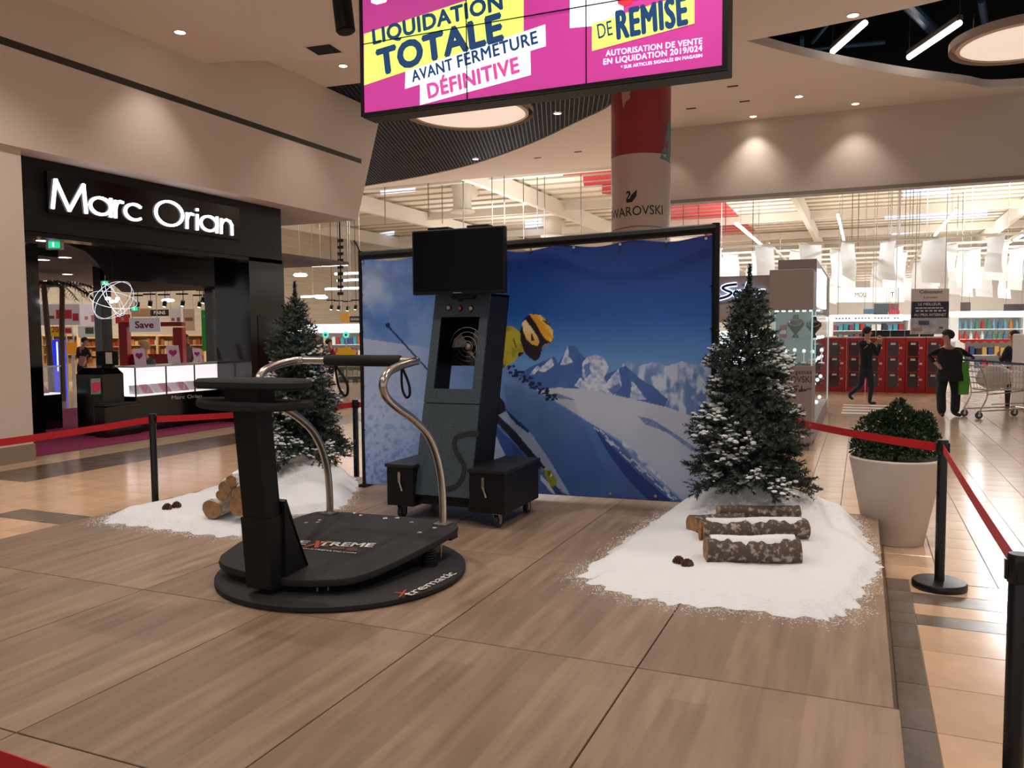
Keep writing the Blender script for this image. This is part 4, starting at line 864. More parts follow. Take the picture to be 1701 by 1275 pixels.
shape(m_wt, [(946,-60),(1035,-60),(1035,38),(946,46)], 1); shape(m_lime, [(983,39),(1153,-15),(1153,38),(983,84)], 2); shape(m_rd, [(1025,-18),(1052,-20),(1050,4),(1036,10),(1026,6)], 3)
shape(m_wt, [(612,-20),(650,-20),(640,3),(625,7),(616,4)], 1)
def stext(txt, a, b, h, mat, bold=.03, d=3, **k):
    A, B = PY(*a, SY), PY(*b, SY); return lettering(txt, mat, led, A+Vector((0,.010-d*.0012,0)), B+Vector((0,.010-d*.0012,0)), (0,0,1), h, lift=.0, bold=bold, **k)
stext('LIQUIDATION', (620,73), (834,14), .145, m_nav, .035, spacing=1.06); stext('TOTALE', (630,124), (834,65), .245, m_nav, .045, spacing=1.06)
stext('AVANT', (685,136), (752,115), .11, m_nav, .022, d=4, spacing=1.08); stext('FERMETURE', (761,112), (893,71), .115, m_nav, .022, d=4, spacing=1.08); stext('DÉFINITIVE', (712,163), (862,119), .14, m_pkt, .035, d=4, spacing=1.08)
stext('DE', (994,64), (1018,57), .13, m_nav, .005, d=4); stext('REMISE', (1026,64), (1141,39), .24, m_nav, .03, d=4, spacing=1.1)
stext('AUTORISATION DE VENTE', (1006,93), (1166,72), .05, m_wt, .012, spacing=1.08); stext('EN LIQUIDATION 2019/024', (1002,107), (1166,84), .05, m_wt, .012, spacing=1.08); stext('* SUR ARTICLES SIGNALÉS EN MAGASIN', (1031,114), (1166,94), .028, m_wt, .008, spacing=1.08)

# ================================================================ JEWELLER'S SHOP ON THE LEFT
m_carpet = M('magenta_carpet', '#8a1f4c', .95, bump=.4, bscale=300)
struct(box('floor', m_carpet, None, -18.5, -11.64, 8.2, 16.5, FZ-.005, FZ+.004))
shopx = -11.63
fasc = struct(box('trim_1', m_blackm, None, -12.0, shopx, 8.27, 14.45, 3.19, 4.30)); 
MB().box(-12.0, shopx+.0, 8.27, 14.45, 3.12, 3.2).build('lintel_trim', m_black, fasc)
struct(box('wall_left', m_black, None, -12.55, shopx, 13.4, 14.5, FZ, 3.2))
struct(box('wall_left', m_black, None, -12.25, shopx-.02, 8.26, 8.42, FZ, 3.2))
box('seam_panel', M('dark_screen_panel', '#060708', .1), None, shopx-.001, shopx+.012, 13.62, 14.2, .9, 2.0); so = bpy.data.objects['seam_panel']; so.name = 'pillar_panel'; tag(so, 'dark glossy panel set into the black shop pillar', 'panel')
sg = thing('shop_sign', 'illuminated white shop name letters on a black fascia', 'sign', (shopx, 10, 3.7))
c1, c2 = PX(76, 284, shopx), PX(395, 402, shopx)
a = PX(76, 350, shopx); b = PX(395, 399, shopx); MB().box(shopx, shopx+.06, a.y, b.y, min(a.z, b.z)-.0, PX(76, 284, shopx).z).build('sign_board', m_black, sg, world=True)
m_neon = M('sign_white', '#ffffff', .4, em=2.2, emcol='#eef2ff')
def ftxt(txt, p, q, h, mat, x, par, **k): return lettering(txt, mat, par, PX(*p, x), PX(*q, x), (0,0,1), h, **k)
xs_ = shopx+.10
def arc(cx, cy, r, a0, a1, n=14): return [(cx+r*math.cos(math.radians(a0+(a1-a0)*i/n)), cy+r*math.sin(math.radians(a0+(a1-a0)*i/n))) for i in range(n+1)]
def la(x): return [[(.5+.5*p, .33+.33*q) for p, q in arc(0,0,.92,0,360,22)], [(.96,.66),(.96,0)]]
GL = {'M': [[(.02,0),(.1,1),(.5,0),(.9,1),(.98,0)]], 'a': la(0), 'r': [[(.1,0),(.1,.62)], [(.1,.36),(.3,.55),(.6,.62),(.95,.6)]], 'c': [[(.52+.5*p, .31+.31*q) for p, q in arc(0,0,.95,48,312,18)]],
      'O': [[(.5+.5*p, .48+.5*q) for p, q in arc(0,0,.95,0,360,30)]], 'i': [[(.5,0),(.5,.62)], [(.5,.8),(.5,.86)]], 'n': [[(.05,0),(.05,.62)], [(.05,.36),(.2,.55),(.45,.62),(.75,.58),(.93,.42),(.95,0)]]}
lt = []
for chs, u0, u1 in (('M',88,146),('a',150,187),('r',192,206),('c',208,240),('O',259,306),('r',311,323),('i',325,333),('a',334,363),('n',368,388)):
    b = MB()
    for L in GL[chs]:
        P_ = []
        for x, y in L: u = u0+x*(u1-u0); P_.append(PX(u, 345+(u-88)*.15-y*(48-(u-88)*.034), xs_))
        for i in range(len(P_)-1):
            A, B = P_[i], P_[i+1]; d = (B-A).normalized(); n = Vector((0,-d.z,d.y))*.021; A = A-d*.012; B = B+d*.012
            b.prismloops([[A-n, B-n, B+n, A+n], [p+Vector((-.04,0,0)) for p in (A-n, B-n, B+n, A+n)]])
    lt.append(b.build('sign_letter', m_neon, sg, world=True))
s_ = area((shopx+.3, 11, 3.9), 14, .3, 4, (.85,.9,1), (0, math.radians(120), 0)) if False else None
# shop interior ceiling, back lintel, pillars
BX = -13.6
ly0 = PX(140, 440, BX).y; lz = PX(300, 472, BX).z
lint = struct(MB().prismloops([[(BX,ly0+.5,lz),(BX,15.5,lz),(BX,15.5,3.3),(BX,ly0-.35,3.3),(BX,ly0+.05,3.2),(BX,ly0+.3,3.0)], [(-17.2,ly0+4.0,lz),(-17.2,15.5,lz),(-17.2,15.5,3.3),(-17.2,ly0+3.2,3.3),(-17.2,ly0+3.5,3.2),(-17.2,ly0+3.8,3.0)]]).build('trim_2', m_blackm))
struct(box('trim_4', m_blackm, None, BX, -11.99, ly0-.1, 14.5, 3.26, 3.34))
def pil(u0, u1, x, label, mt=m_black, top=3.3):
    A, B = PX(u0, 560, x), PX(u1, 560, x); o = box('shop_pillar', mt, None, x-.25, x, A.y, B.y, FZ, top); tag(o, label, 'pillar'); return o
pil(34, 69, -14.0, 'black glossy pillar at the left of the shop opening'); pil(170, 187, -17.2, 'slim black pillar behind the chandelier'); pil(355, 412, -14.2, 'wide black pillar holding a shop screen')
# corridor behind the shop: mauve ceiling with downlights
struct(box('ceiling', M('corridor_ceiling', '#6d5c5c', .7), None, -32, -12.0, 6, 17.5, 3.34, 3.42)); struct(box('ceiling', M('corridor_ceiling'), None, -32, -17.2, 17.5, 20.5, 3.34, 3.42))
struct(box('trim_3', M('curved_beam', '#16161c', .5), None, -15.2, -14.9, 6, 11.6, 3.18, 3.34))
for i, (u, v) in enumerate(((73,399),(41,434),(72,431),(108,427),(112,455),(80,466),(99,470),(70,472))):
    p = G(u, v, 3.33); t = thing('downlight', ['downlight just inside the shop entrance, beside the exit sign', ORD[i]+' corridor downlight behind the shop, counted from the entrance'][i > 0], 'ceiling light', p, 0, 'corridor downlights behind the shop')
    MB().lathe([(.16,.012),(.16,-.012),(.13,-.012),(.13,.012)], n=16, cap=False).build('ring', m_ring, t); MB().lathe([(.003,-.004),(.13,-.004),(.13,.004),(.003,.004)], n=16).build('lens', m_lamp, t)
def exit_sign(u, v, d, w, lb):
    t = thing('exit_sign', lb, 'exit sign', AT(u, v, d), YAW, 'green emergency exit signs'); h = w*.55
    MB().rbox(-w/2, w/2, -.04, .04, -h/2, h/2, .01).build('housing', M('exit_white', '#cfd8d2', .5), t); MB().box(-w*.3, w*.4, -.046, -.04, -h*.35, h*.4).build('green_face', M('exit_green', '#1f9a6c', .4, em=1.2, emcol='#2fc08a'), t)
    MB().box(-w*.05, w*.05, -.05, -.046, -h*.2, h*.25).build('running_mark', M('exit_mark', '#e8fff5', .4, em=1.2), t); MB().cyl((0,0,h/2), .012, .25, 6).build('stem', m_steel, t)
exit_sign(91, 407, 13.6, .27, 'green exit sign inside the left of the shop'); exit_sign(175, 470, 19, .2, 'small green exit sign above the slim black pillar'); exit_sign(224, 513, 24, .26, 'green exit sign right of the chandelier')
# chandelier of wire rings
ch = thing('ring_chandelier', 'wire ring chandelier with bright lamps in the shop', 'chandelier', AT(188, 498, 15.5)); m_wire = M('lit_wire', '#dfe6ee', .2, em=.9, emcol='#e8f0ff')
for k, (rx, rz, tl) in enumerate(((.38,.36,.15),(.30,.36,-.6),(.36,.16,.3),(.22,.3,1.1),(.42,.3,.9))):
    pts_ = [Vector((rx*math.cos(t_), .25*math.sin(t_+k), rz*math.sin(t_))) for t_ in np.linspace(0, 2*math.pi, 37)[:-1]]
    for p in pts_: p.rotate(Matrix.Rotation(tl*.4, 3, 'Y'))
    MB().tube(pts_, .0042, 5, closed=True).build('ring', m_wire, ch)
m_bulb = M('chandelier_bulb', '#ffffff', .3, em=22, emcol='#f4f6ff')
for k in range(7): MB().ball((-.17+.055*k, .05*math.sin(k*2), .03*math.cos(k*3)), .028, n=8, k=5).build('bulb', m_bulb, ch)
MB().cyl((0,0,.35), .008, .9, 5).build('cable', m_blackm, ch)
# counters with lit glass cases
m_glass = M('case_glass', '#e8f4f4', .05, alpha=.22, spec=.6); m_lit = M('lit_display_bed', '#f5eef0', .5, em=.95, emcol='#fff6f8'); m_pad = M('pink_display_pad', '#c2587e', .6); m_jw = M('silver_jewellery', '#d8dade', .2, metal=1)
def counter(x, y0, y1, label, pads, depth=.6):
    t = thing('display_counter', label, 'counter', (x-depth/2, (y0+y1)/2, FZ)); z0, z1, z2 = FZ, PX(300, 652, -12.6).z, PX(300, 607, -12.6).z
    MB().rbox(x-depth, x, y0, y1, z0, z1, .01).build('base', m_black, t, world=True)
    MB().box(x-depth+.02, x-.02, y0+.02, y1-.02, z1, z1+.03).build('display_bed', m_lit, t, world=True)
    MB().box(x-depth+.02, x-depth+.05, y0+.02, y1-.02, z1+.03, z2).build('back_panel', m_lit, t, world=True)
    MB().box(x-.012, x-.004, y0, y1, z1, z2).build('front_glass', m_glass, t, world=True); MB().box(x-depth, x, y0, y1, z2, z2+.03).build('top', M('counter_top', '#cfd2d6', .15), t, world=True)
    for k in range(pads+1): yy = y0+(y1-y0)*k/pads; MB().box(x-.014, x+.002, yy-.012, yy+.012, z1, z2).build('case_post', m_blackm, t, world=True)
    rd = random.Random(int(y0*10))
    for k in range(pads*3):
        yy = y0+.1+(y1-y0-.2)*(k+.5)/(pads*3); MB().hexa([(x-.32,yy-.09,z1+.03),(x-.12,yy-.09,z1+.03),(x-.12,yy+.09,z1+.03),(x-.32,yy+.09,z1+.03)], [(x-.32,yy-.09,z1+.2),(x-.28,yy-.09,z1+.2),(x-.28,yy+.09,z1+.2),(x-.32,yy+.09,z1+.2)]).build('display_pad', m_pad if k % 2 else M('white_pad', '#e4dfe2', .6), t, world=True)
        for q in range(3): 
            p = Vector((x-.13-.05*q, yy-.05+.05*q, z1+.06+.05*q)); MB().tube([p+Vector((0,.02*math.cos(a_),.02*math.sin(a_))) for a_ in np.linspace(0,6.28,9)[:-1]], .006, 4, closed=True).build('jewel', m_jw, t, world=True)
    return t
cA = counter(-12.6, 11.32, 14.3, 'long black counter with bright glass jewellery case at the shop front', 4)
lettering('Marc Orian', m_prnw, cA, PX(285, 663, -12.6), PX(335, 660, -12.6), (0,0,1), .075, lift=.004, bold=.0)
cB = counter(-14.7, 9.2, 11.4, 'lit jewellery case at the far left of the shop', 2)
cm = thing('counter_block', 'black cabinet block between the two lit jewellery cases', 'counter', (-13.2, 10.6, FZ)); MB().rbox(-13.4, -12.75, 10.6, 11.3, FZ, PX(150, 612, -12.75).z, .12).build('body', m_black, cm, world=True); MB().box(-12.75, -12.45, 10.5, 11.3, .33, .37).build('shelf', m_black, cm, world=True); MB().rbox(-12.75,-12.45,10.5,11.3,FZ,.33,.02).build('plinth', m_black, cm, world=True)
t = thing('card_holder', 'small red card in a clear holder on the black counter ledge', 'sign', PX(160, 656, -12.6)); 
MB().box(-.01,.0,-.1,.1,.02,.3).build('clear_stand', m_glass, t); MB().box(.0,.006,-.08,.08,.07,.23).build('red_card', M('red_card', '#b02038', .5, em=.3), t); MB().box(-.06,.06,-.1,.1,0,.02).build('foot', m_black, t)
m_card = M('pink_card', '#eccfdf', .6); m_heart = M('magenta_heart', '#b02a78', .5)
def heart(parent, cx, cz, s, y, mat):
    pts_ = [(16*math.sin(a_)**3/17*s, (13*math.cos(a_)-5*math.cos(2*a_)-2*math.cos(3*a_)-math.cos(4*a_))/17*s) for a_ in np.linspace(0, 2*math.pi, 25)[:-1]]
    MB().prismloops([[(cx+x, y, cz+z) for x, z in pts_], [(cx+x, y+.002, cz+z) for x, z in pts_]]).build('heart_print', mat, parent)
for u, v, w, h, lb in ((234,607,.22,.33,'pink heart card leaning on the counter, nearest the chandelier'), (290,603,.25,.36,'pink heart card in the middle of the counter'), (330,600,.18,.27,'pink heart card at the right, before the grey-shirted person')):
    P = PX(u, v, -12.75); t = thing('heart_card', lb, 'sign', P, YAW, 'pink heart cards on the counter'); b = MB(); b.hexa([(-w/2,0,.0),(w/2,0,.0),(w/2,.008,.0),(-w/2,.008,.0)], [(-w/2-.06,.05,h),(w/2-.06,.05,h),(w/2-.06,.058,h),(-w/2-.06,.058,h)]); b.build('card', m_card, t); heart(t, -.035, h*.58, w*.34, .012, m_heart)
t = thing('payment_monitor', 'black till monitor with white label on the shop counter', 'monitor', PX(178, 612, -12.8), YAW); MB().rbox(-.2,.2,0,.04,.06,.32,.006).build('screen_back', m_blackm, t); MB().box(-.02,.1,-.004,0,.09,.3).build('white_label', m_prnw, t); MB().rbox(-.1,.1,-.02,.1,0,.06,.01).build('stand', m_blackm, t)
t = thing('shop_screen', 'shop screen with blurred pink picture on the wide black pillar', 'screen', PX(384, 600, -14.1), YAW); MB().rbox(-.32,.32,0,.06,.0,.68,.01).build('bezel', m_blackm, t)
MB().box(-.29,.29,-.004,0,.04,.62).build('display', M('blurred_display', '#77787c', .3, em=.25, emcol='#9a9ba0', col2='#c8c6c8', vscale=3), t); MB().prismloops([[(-.1,-.008,.55),(.05,-.008,.58),(.1,-.008,.35),(.02,-.008,.15),(-.08,-.008,.18),(-.02,-.008,.36)], [(-.1,-.004,.55),(.05,-.004,.58),(.1,-.004,.35),(.02,-.004,.15),(-.08,-.004,.18),(-.02,-.004,.36)]]).build('pink_picture', M('pink_picture', '#a8486e', .5, em=.15), t)
for p, w, e in (((-14.2,10.2,3.1),50,110),((-13.2,13,3.1),40,110),((-19,10,3.2),160,140),((-22,13,3.2),160,140)):
    s_ = spot(p, w, e, (1,.95,.93))
# ================================================================ JEWELLERY KIOSK ON THE RIGHT
m_kio = M('taupe_laminate', '#8d7f7a', .5); m_kglass = M('kiosk_glass', '#cfe8e6', .04, alpha=.14, spec=.7); m_kem = M('kiosk_light', '#f4fbff', .4, em=5, emcol='#eef8ff')
K0 = G(1283, 748, FZ); K1 = G(1347, 748, FZ); ky = (K0.y+K1.y)/2
kx0, kx1 = PY(1277, 560, ky).x, PY(1350, 560, ky).x; kd = 5.6
def kz(v): return PY(1315, v, ky).z
kio = thing('jewellery_kiosk', 'taupe jewellery kiosk with lit glass showcase and shop names', 'kiosk', ((kx0+kx1)/2, ky+.4, FZ))
MB().box(kx0+.05, kx1-.03, ky+.04, ky+.9, FZ, FZ+.1).build('plinth', M('kiosk_plinth', '#7d7977', .4), kio, world=True)
MB().rbox(kx0, kx1, ky, ky+.95, FZ+.1, kz(607), .006).build('body', m_kio, kio, world=True)
MB().rbox(kx0, kx1, ky, ky+.95, kz(515), kz(447), .006).build('top_box', m_kio, kio, world=True)
zg0, zg1 = kz(607), kz(515)
for a in ((kx0, kx1, ky, ky+.012), (kx0, kx1, ky+.93, ky+.945)): MB().box(*a, zg0, zg1).build('glass_pane', m_kglass, kio, world=True)
for x in (kx0, kx1-.012): MB().box(x, x+.012, ky, ky+.945, zg0, zg1).build('glass_pane', m_kglass, kio, world=True)
for x in (kx0, kx1-.02):
    for y in (ky-.002, ky+.93): MB().box(x, x+.02, y, y+.02, zg0, zg1).build('corner_profile', M('pale_teal_edge', '#9fc7c4', .2, em=.4, emcol='#bfeeea'), kio, world=True)
MB().box(kx0+.02, kx1-.02, ky+.02, ky+.92, zg0, zg0+.025).build('showcase_floor', m_blackm, kio, world=True)
zm = kz(562); MB().box(kx0+.02, kx1-.02, ky+.02, ky+.92, zm-.006, zm+.006).build('glass_shelf', M('shelf_glass', '#7fb0ac', .1, alpha=.6), kio, world=True)
for k in range(7): MB().box(kx0+.08+.1*k, kx0+.13+.1*k, ky+.05, ky+.12, zg1-.02, zg1-.004).build('spotlight', m_kem, kio, world=True)
MB().box(kx0+.03, kx1-.03, ky+.75, ky+.77, zg0, zg1).build('back_panel', M('showcase_back', '#4a5a5e', .3, em=.18, emcol='#b9d6d8'), kio, world=True)
m_bust = M('bust_black', '#17181c', .35); rd = random.Random(4)
def bust(x, z, s, y):
    t = thing('necklace_bust', None, 'display bust', (x, y, z)); MB().lathe([(.05*s,0),(.045*s,.03*s),(.02*s,.06*s),(.05*s,.1*s),(.13*s,.2*s),(.12*s,.26*s),(.05*s,.3*s),(.04*s,.36*s)], n=18).build('torso', m_bust, t, smooth=True)
    MB().tube([(.09*s*math.cos(a_), -.1*s+.02*math.sin(a_), .24*s+.05*s*math.sin(a_)) for a_ in np.linspace(0,6.28,17)[:-1]], .006, 5, closed=True).build('necklace', m_jw, t); return t
o = bust(kx0+.36, zm+.008, 1.0, ky+.4); tag(o, 'left black necklace bust on the upper glass shelf', 'display bust', 'necklace busts in the kiosk'); o = bust(kx0+.63, zm+.008, .9, ky+.4); tag(o, 'right black necklace bust on the upper glass shelf', 'display bust', 'necklace busts in the kiosk')
t = thing('red_box', 'small red and white box on the upper kiosk shelf', 'box', (kx0+.18, ky+.35, zm+.008)); MB().rbox(-.05,.05,-.05,.05,0,.2,.004).build('carton', M('red_carton','#a8323a',.5), t); MB().box(-.051,.051,-.052,-.05,.06,.12).build('white_band', m_prnw, t)
for k in range(6):
    x = kx0+.1+.13*k; t = thing('jewellery_stand', ['silver jewellery stand at the left of the lower shelf','second jewellery stand from the left on the lower shelf','third jewellery stand from the left on the lower shelf','fourth jewellery stand from the left on the lower shelf','fifth jewellery stand from the left on the lower shelf','jewellery stand at the right end of the lower shelf'][k], 'display stand', (x, ky+.3+.1*(k % 2), zg0+.026), 0, 'jewellery stands in the kiosk'); hh = .14+.07*rd.random()
    MB().lathe([(.045,0),(.045,.01),(.008,.02),(.008,hh),(.03,hh+.01),(.03,hh+.02)], n=12).build('stand', M('stand_white','#d9dee0',.3,em=.3), t)
    MB().ball((0,0,hh+.04), .028, n=8, k=5).build('glowing_gem', M('glowing_gem', '#e8f4ff', .05, em=1.2), t)  # sparkle put into the material as a glow
t = thing('price_card', 'small white price card at the front of the lower shelf', 'sign', (kx0+.62, ky+.12, zg0+.026)); MB().box(-.05,.05,0,.006,0,.07).build('card', m_prnw, t); MB().box(-.035,.035,-.001,0,.03,.04).build('print', m_ink, t)
yk = ky-.001
def ktxt(txt, a, b, h, **k): return lettering(txt, m_ink, kio, PY(*a, yk), PY(*b, yk), (0,0,1), h, lift=.004, **k)
ktxt('Les Georgettes', (1280,621), (1348,621), .07, bold=0, spacing=1.15); ktxt('SWAROVSKI', (1279,635), (1348,635), .10, bold=0)
def strokes(lines, P, r, mat, parent, name='script_lettering'):
    b = MB()
    for L in lines:
        pts_ = smooth_path([P(u, v) for u, v in L], 4); b.tube(pts_, r, 5)
    return b.build(name, mat, parent, world=True)
strokes([[(1280,643),(1287,641),(1298,640)],[(1290,641),(1286,650)],[(1293,642),(1291,649),(1294,645),(1297,649),(1300,645),(1303,648),(1306,645),(1308,648),(1311,645),(1313,648),(1310,650)],[(1327,640),(1319,642),(1318,645),(1324,646),(1320,650),(1312,652)],[(1330,646),(1327,649),(1331,649),(1332,640),(1332,649),(1336,646),(1337,649),(1340,646),(1347,645)]], lambda u, v: PY(u, v, yk-.004), .007, m_ink, kio)
# long row of glass cases running back from the kiosk, and its light box
MB().box(kx1-.55, kx1-.01, ky+.96, ky+6.6, FZ, .05).build('wing_base', m_kio, kio, world=True); MB().box(kx1-.02, kx1-.008, ky+.96, ky+6.6, .05, 1.9).build('wing_glass', m_kglass, kio, world=True)
MB().box(kx1-.6, kx1-.008, ky+.96, ky+6.6, 1.9, 2.75).build('wing_top', m_kio, kio, world=True); MB().box(kx1-.008, kx1+.05, ky+1.2, ky+3.4, 2.0, 2.6).build('light_box', m_kem, kio, world=True)
MB().box(kx1-.4, kx1-.36, ky+1.0, ky+6.5, .06, 1.88).build('wing_back', M('wing_back', '#93a6a8', .3, em=.5, emcol='#c9e2e4'), kio, world=True)
for k in range(16): MB().ball((kx1-.12, ky+1.2+.33*k, .2+.42*(k % 4)), .04, n=7, k=5).build('glowing_gem', MATS['glowing_gem'], kio, world=True)  # glowing balls added for sparkle behind the wing glass
MB().box(kx1-.03, kx1-.005, ky+6.58, ky+6.6, FZ+.1, 1.9).build('wing_edge', M('pale_teal_edge'), kio, world=True)
# script sign behind the tree
sb_ = thing('script_sign', 'taupe sign board with blue-glowing handwritten shop name', 'sign', PY(1230, 500, ky+1.6)); 
A, B = PY(1184, 503, ky+1.6), PY(1290, 458, ky+1.6); MB().rbox(A.x-1.4, B.x, ky+1.6, ky+1.75, A.z, B.z+.02, .005).build('board', m_kio, sb_, world=True)
m_glow = M('blue_white_glow', '#cfe0ff', .4, em=2, emcol='#bcd2ff'); SB = [[(1224,472),(1208,474),(1200,478),(1206,482),(1215,486),(1208,492),(1192,496),(1186,494),(1196,490)],[(1228,486),(1222,484),(1219,489),(1226,491),(1229,484),(1230,491)],[(1243,468),(1238,482),(1236,491),(1244,489),(1245,484),(1239,485)],[(1254,484),(1249,487),(1251,491),(1257,489),(1256,484),(1254,484)],[(1257,485),(1264,483),(1271,483)],[(1184,481),(1180,486),(1185,488),(1181,492)]]
strokes(SB, lambda u, v: PY(u, v, ky+1.57), .042, m_glow, sb_, 'script_halo'); strokes(SB, lambda u, v: PY(u, v, ky+1.53), .024, m_ink, sb_)
lam = MB().box(A.x-1.4, B.x, ky+1.62, ky+1.75, 1.75, A.z).build('panel', M('kiosk_pale_panel', '#a59d98', .5), sb_, world=True)
MB().box(A.x-1.2, B.x-.02, ky+1.9, ky+2.4, .9, 1.6).build('lit_case', M('case_glow', '#eaf6f6', .4, em=1.3), sb_, world=True); MB().box(A.x-1.2, B.x, ky+1.7, ky+2.4, FZ, .88).build('base', m_kio, sb_, world=True)
# ================================================================ HYPERMARKET HALL BEYOND
RZ = 8.9
m_roof = M('roof_deck', '#ddd4c2', .7); m_roofline = M('roof_purlin', '#b5ab98', .6); m_beam = M('white_girder', '#d2cabb', .6); m_hfloor = M('pale_shop_floor', '#bfa793', .15, spec=.6)
struct(box('floor', m_hfloor, None, -40, 30, 26.9, 74, FZ-.03, FZ)); struct(box('floor', m_hfloor, None, -40, -16.8, 8, 26.9, FZ-.03, FZ+.002)); struct(box('floor', m_hfloor, None, -16.8, -11.7, 16.5, 26.9, FZ-.03, FZ+.002))
roof = struct(box('ceiling', m_roof, None, -40, 30, 22.9, 74, RZ, RZ+.1)); roof2 = struct(box('ceiling', m_roof, None, -40, -22.6, 8, 22.9, RZ, RZ+.1))
hw = struct(box('wall_back', M('hall_back_wall', '#cfc8bc', .7), None, -40, 30, 74, 74.3, FZ, RZ)); struct(box('wall_left', M('bakery_wall', '#d6c8b2', .7, col2='#c2b196', vscale=1.2, stretch=(.3,.3,9)), None, -36.3, -36, 8, 74, FZ, RZ)); struct(box('wall_right', M('hall_back_wall'), None, 24, 24.3, 22.9, 74, FZ, RZ))
for k in range(32): MB().box(-40, 24, 24.5+1.5*k, 24.57+1.5*k, RZ-.09, RZ).build('purlin', m_roofline, roof)
for gx in (G(1347,372,8.4).x, G(960,357,8.4).x, G(1690,350,8.4).x, -24.0, -32): MB().box(gx-.14, gx+.14, 24, 74, RZ-.95, RZ-.16).build('girder', m_beam, roof)
for k in range(4): MB().box(-40, 24, 33+10*k, 33.25+10*k, RZ-.6, RZ-.16).build('cross_beam', m_beam, roof)
m_sky = M('skylight_pane', '#cfe0ff', .3, em=1.25, emcol='#b9d2ff')
for u0, v0, u1, v1 in ((1500,314,1578,328),(1480,378,1538,390),(1470,352,1640,364),(632,309,690,322),(872,367,903,379),(628,388,655,394),(1200,352,1225,362),(660,398,690,410)):
    flat('skylight', m_sky, roof, [G(u0,v1,RZ-.01), G(u1,v1-5,RZ-.01), G(u1,v0-5,RZ-.01), G(u0,v0,RZ-.01)], nrm=(0,0,-1), thick=.02)
m_red = M('red_roof_panel', '#b3242c', .6)
for q in ([(935,284),(1300,250),(1300,262),(935,291)], [(968,291),(1300,262),(1300,280),(970,308)], [(1000,307),(1300,280),(1190,333),(1000,321)], [(1110,333),(1195,328),(1222,352),(1110,358)], [(1110,358),(1222,352),(1236,368),(1110,374)], [(1160,372),(1236,368),(1256,384),(1170,390)]):
    flat('red_roof_panel', m_red, roof, [G(u, v, RZ-.02) for u, v in q], nrm=(0,0,-1), thick=.03)
def duct(u, v0, v1, d, w, lb):
    t = thing('air_duct', lb, 'duct', AT(u, v1, d), YAW, 'white round air ducts'); s = d/FPX; h = (v1-v0)*s; r = w*s/2
    MB().lathe([(r*1.35,0),(r*1.35,.08),(r*1.1,.12),(r,.2),(r,h*.75)], n=24).build('drop', m_beam, t, smooth=True); MB().tube([(0,0,h*.6),(0,0,h*.8),(-.1*r,.3,h*.98),(.6*r,2.2,h*1.05)], [r,r*1.1,r*1.15,r*1.15], 20).build('elbow', m_beam, t, smooth=True)
duct(768, 304, 353, 40, 31, 'white round air duct above the monitor'); duct(918, 362, 393, 52, 30, 'smaller white air duct above the blue banner'); 
m_strip = M('strip_light_glow', '#ffffff', .4, em=8, emcol='#fbfbff')
def strip(a, b, z, lb, w=500):
    A, B = G(*a, z), G(*b, z); t = thing('strip_light', lb, 'strip light', A, 0, 'long strip lights in the hypermarket'); n = 4
    MB().tube([A, B], .075, 6).build('tube', m_strip, t, world=True); MB().tube([A+Vector((0,0,.1)), B+Vector((0,0,.1))], .06, 4).build('rail', m_beam, t, world=True)
    for f in (.1,.9): p = A.lerp(B, f); MB().cyl(p+Vector((0,0,.1)), .012, RZ-z-.1, 4).build('hanger', m_steel, t, world=True)
for a, b, lb in (((1222,371),(1282,421),'strip light left of the taupe kiosk top'), ((1392,357),(1408,425),'near-vertical strip light above the boy'), ((1588,349),(1540,406),'strip light slanting above the hanging navy banner'), ((1712,383),(1672,405),'strip light at the right edge under the fascia')): strip(a, b, 7.4, lb)
for k, (u0, v0, u1, v1) in enumerate(((518,441,578,439),(556,455,600,453),(560,466,600,464),(540,480,600,478),(500,493,540,491))):
    A, B = AT(u0, v0, 34+2*k), AT(u1, v1, 34+2*k); t = thing('strip_light', ['longest strip light above the left tree','second strip light down beside the banner pole','third strip light down beside the banner pole','fourth strip light down beside the banner pole','lowest strip light just over the left tree'][k], 'strip light', A, 0, 'strip lights left of the banner'); MB().tube([A, B], .05, 6).build('tube', m_strip, t, world=True); MB().cyl(A.lerp(B,.5), .012, RZ-A.z, 4).build('hanger', m_steel, t, world=True)
for k, (u, v, d) in enumerate(((499,457,30),(534,494,34),(232,476,30),(279,499,34))):
    t = thing('pendant_light', ['round white ceiling light right of the glossy black pillar','round white ceiling light above the left tree','round white ceiling light above the chandelier','round white ceiling light above the bread sign'][k], 'ceiling light', AT(u, v, d), 0, 'round white hall lights'); MB().lathe([(.02,-.05),(.2,-.04),(.26,.0),(.2,.06),(.03,.08)], n=18).build('glow', m_strip, t); MB().cyl((0,0,.07), .015, RZ-AT(u,v,d).z-.07, 5).build('stem', m_steel, t)
# thin suspension wires, each its own thing
rd = random.Random(12); m_wirec = M('steel_wire', '#6d675e', .5)
for k, (u, v1) in enumerate(((712,250+110),(770,380),(818,400),(838,372),(870,400),(893,380),(905,400),(965,395),(640,372),(735,372),(1135,380),(1160,380),(1205,385),(1250,440),(1415,400),(1425,420),(1503,415),(1515,425),(1526,430),(1598,400),(1590,395))):
    P = AT(u, v1, 34+.5*k); b = MB().cyl(P, .02, RZ-P.z, 5).build('suspension_wire', m_wirec); tag(b, ORD[k]+' thin steel wire hanging from the hypermarket roof', 'wire', 'suspension wires from the hypermarket roof')
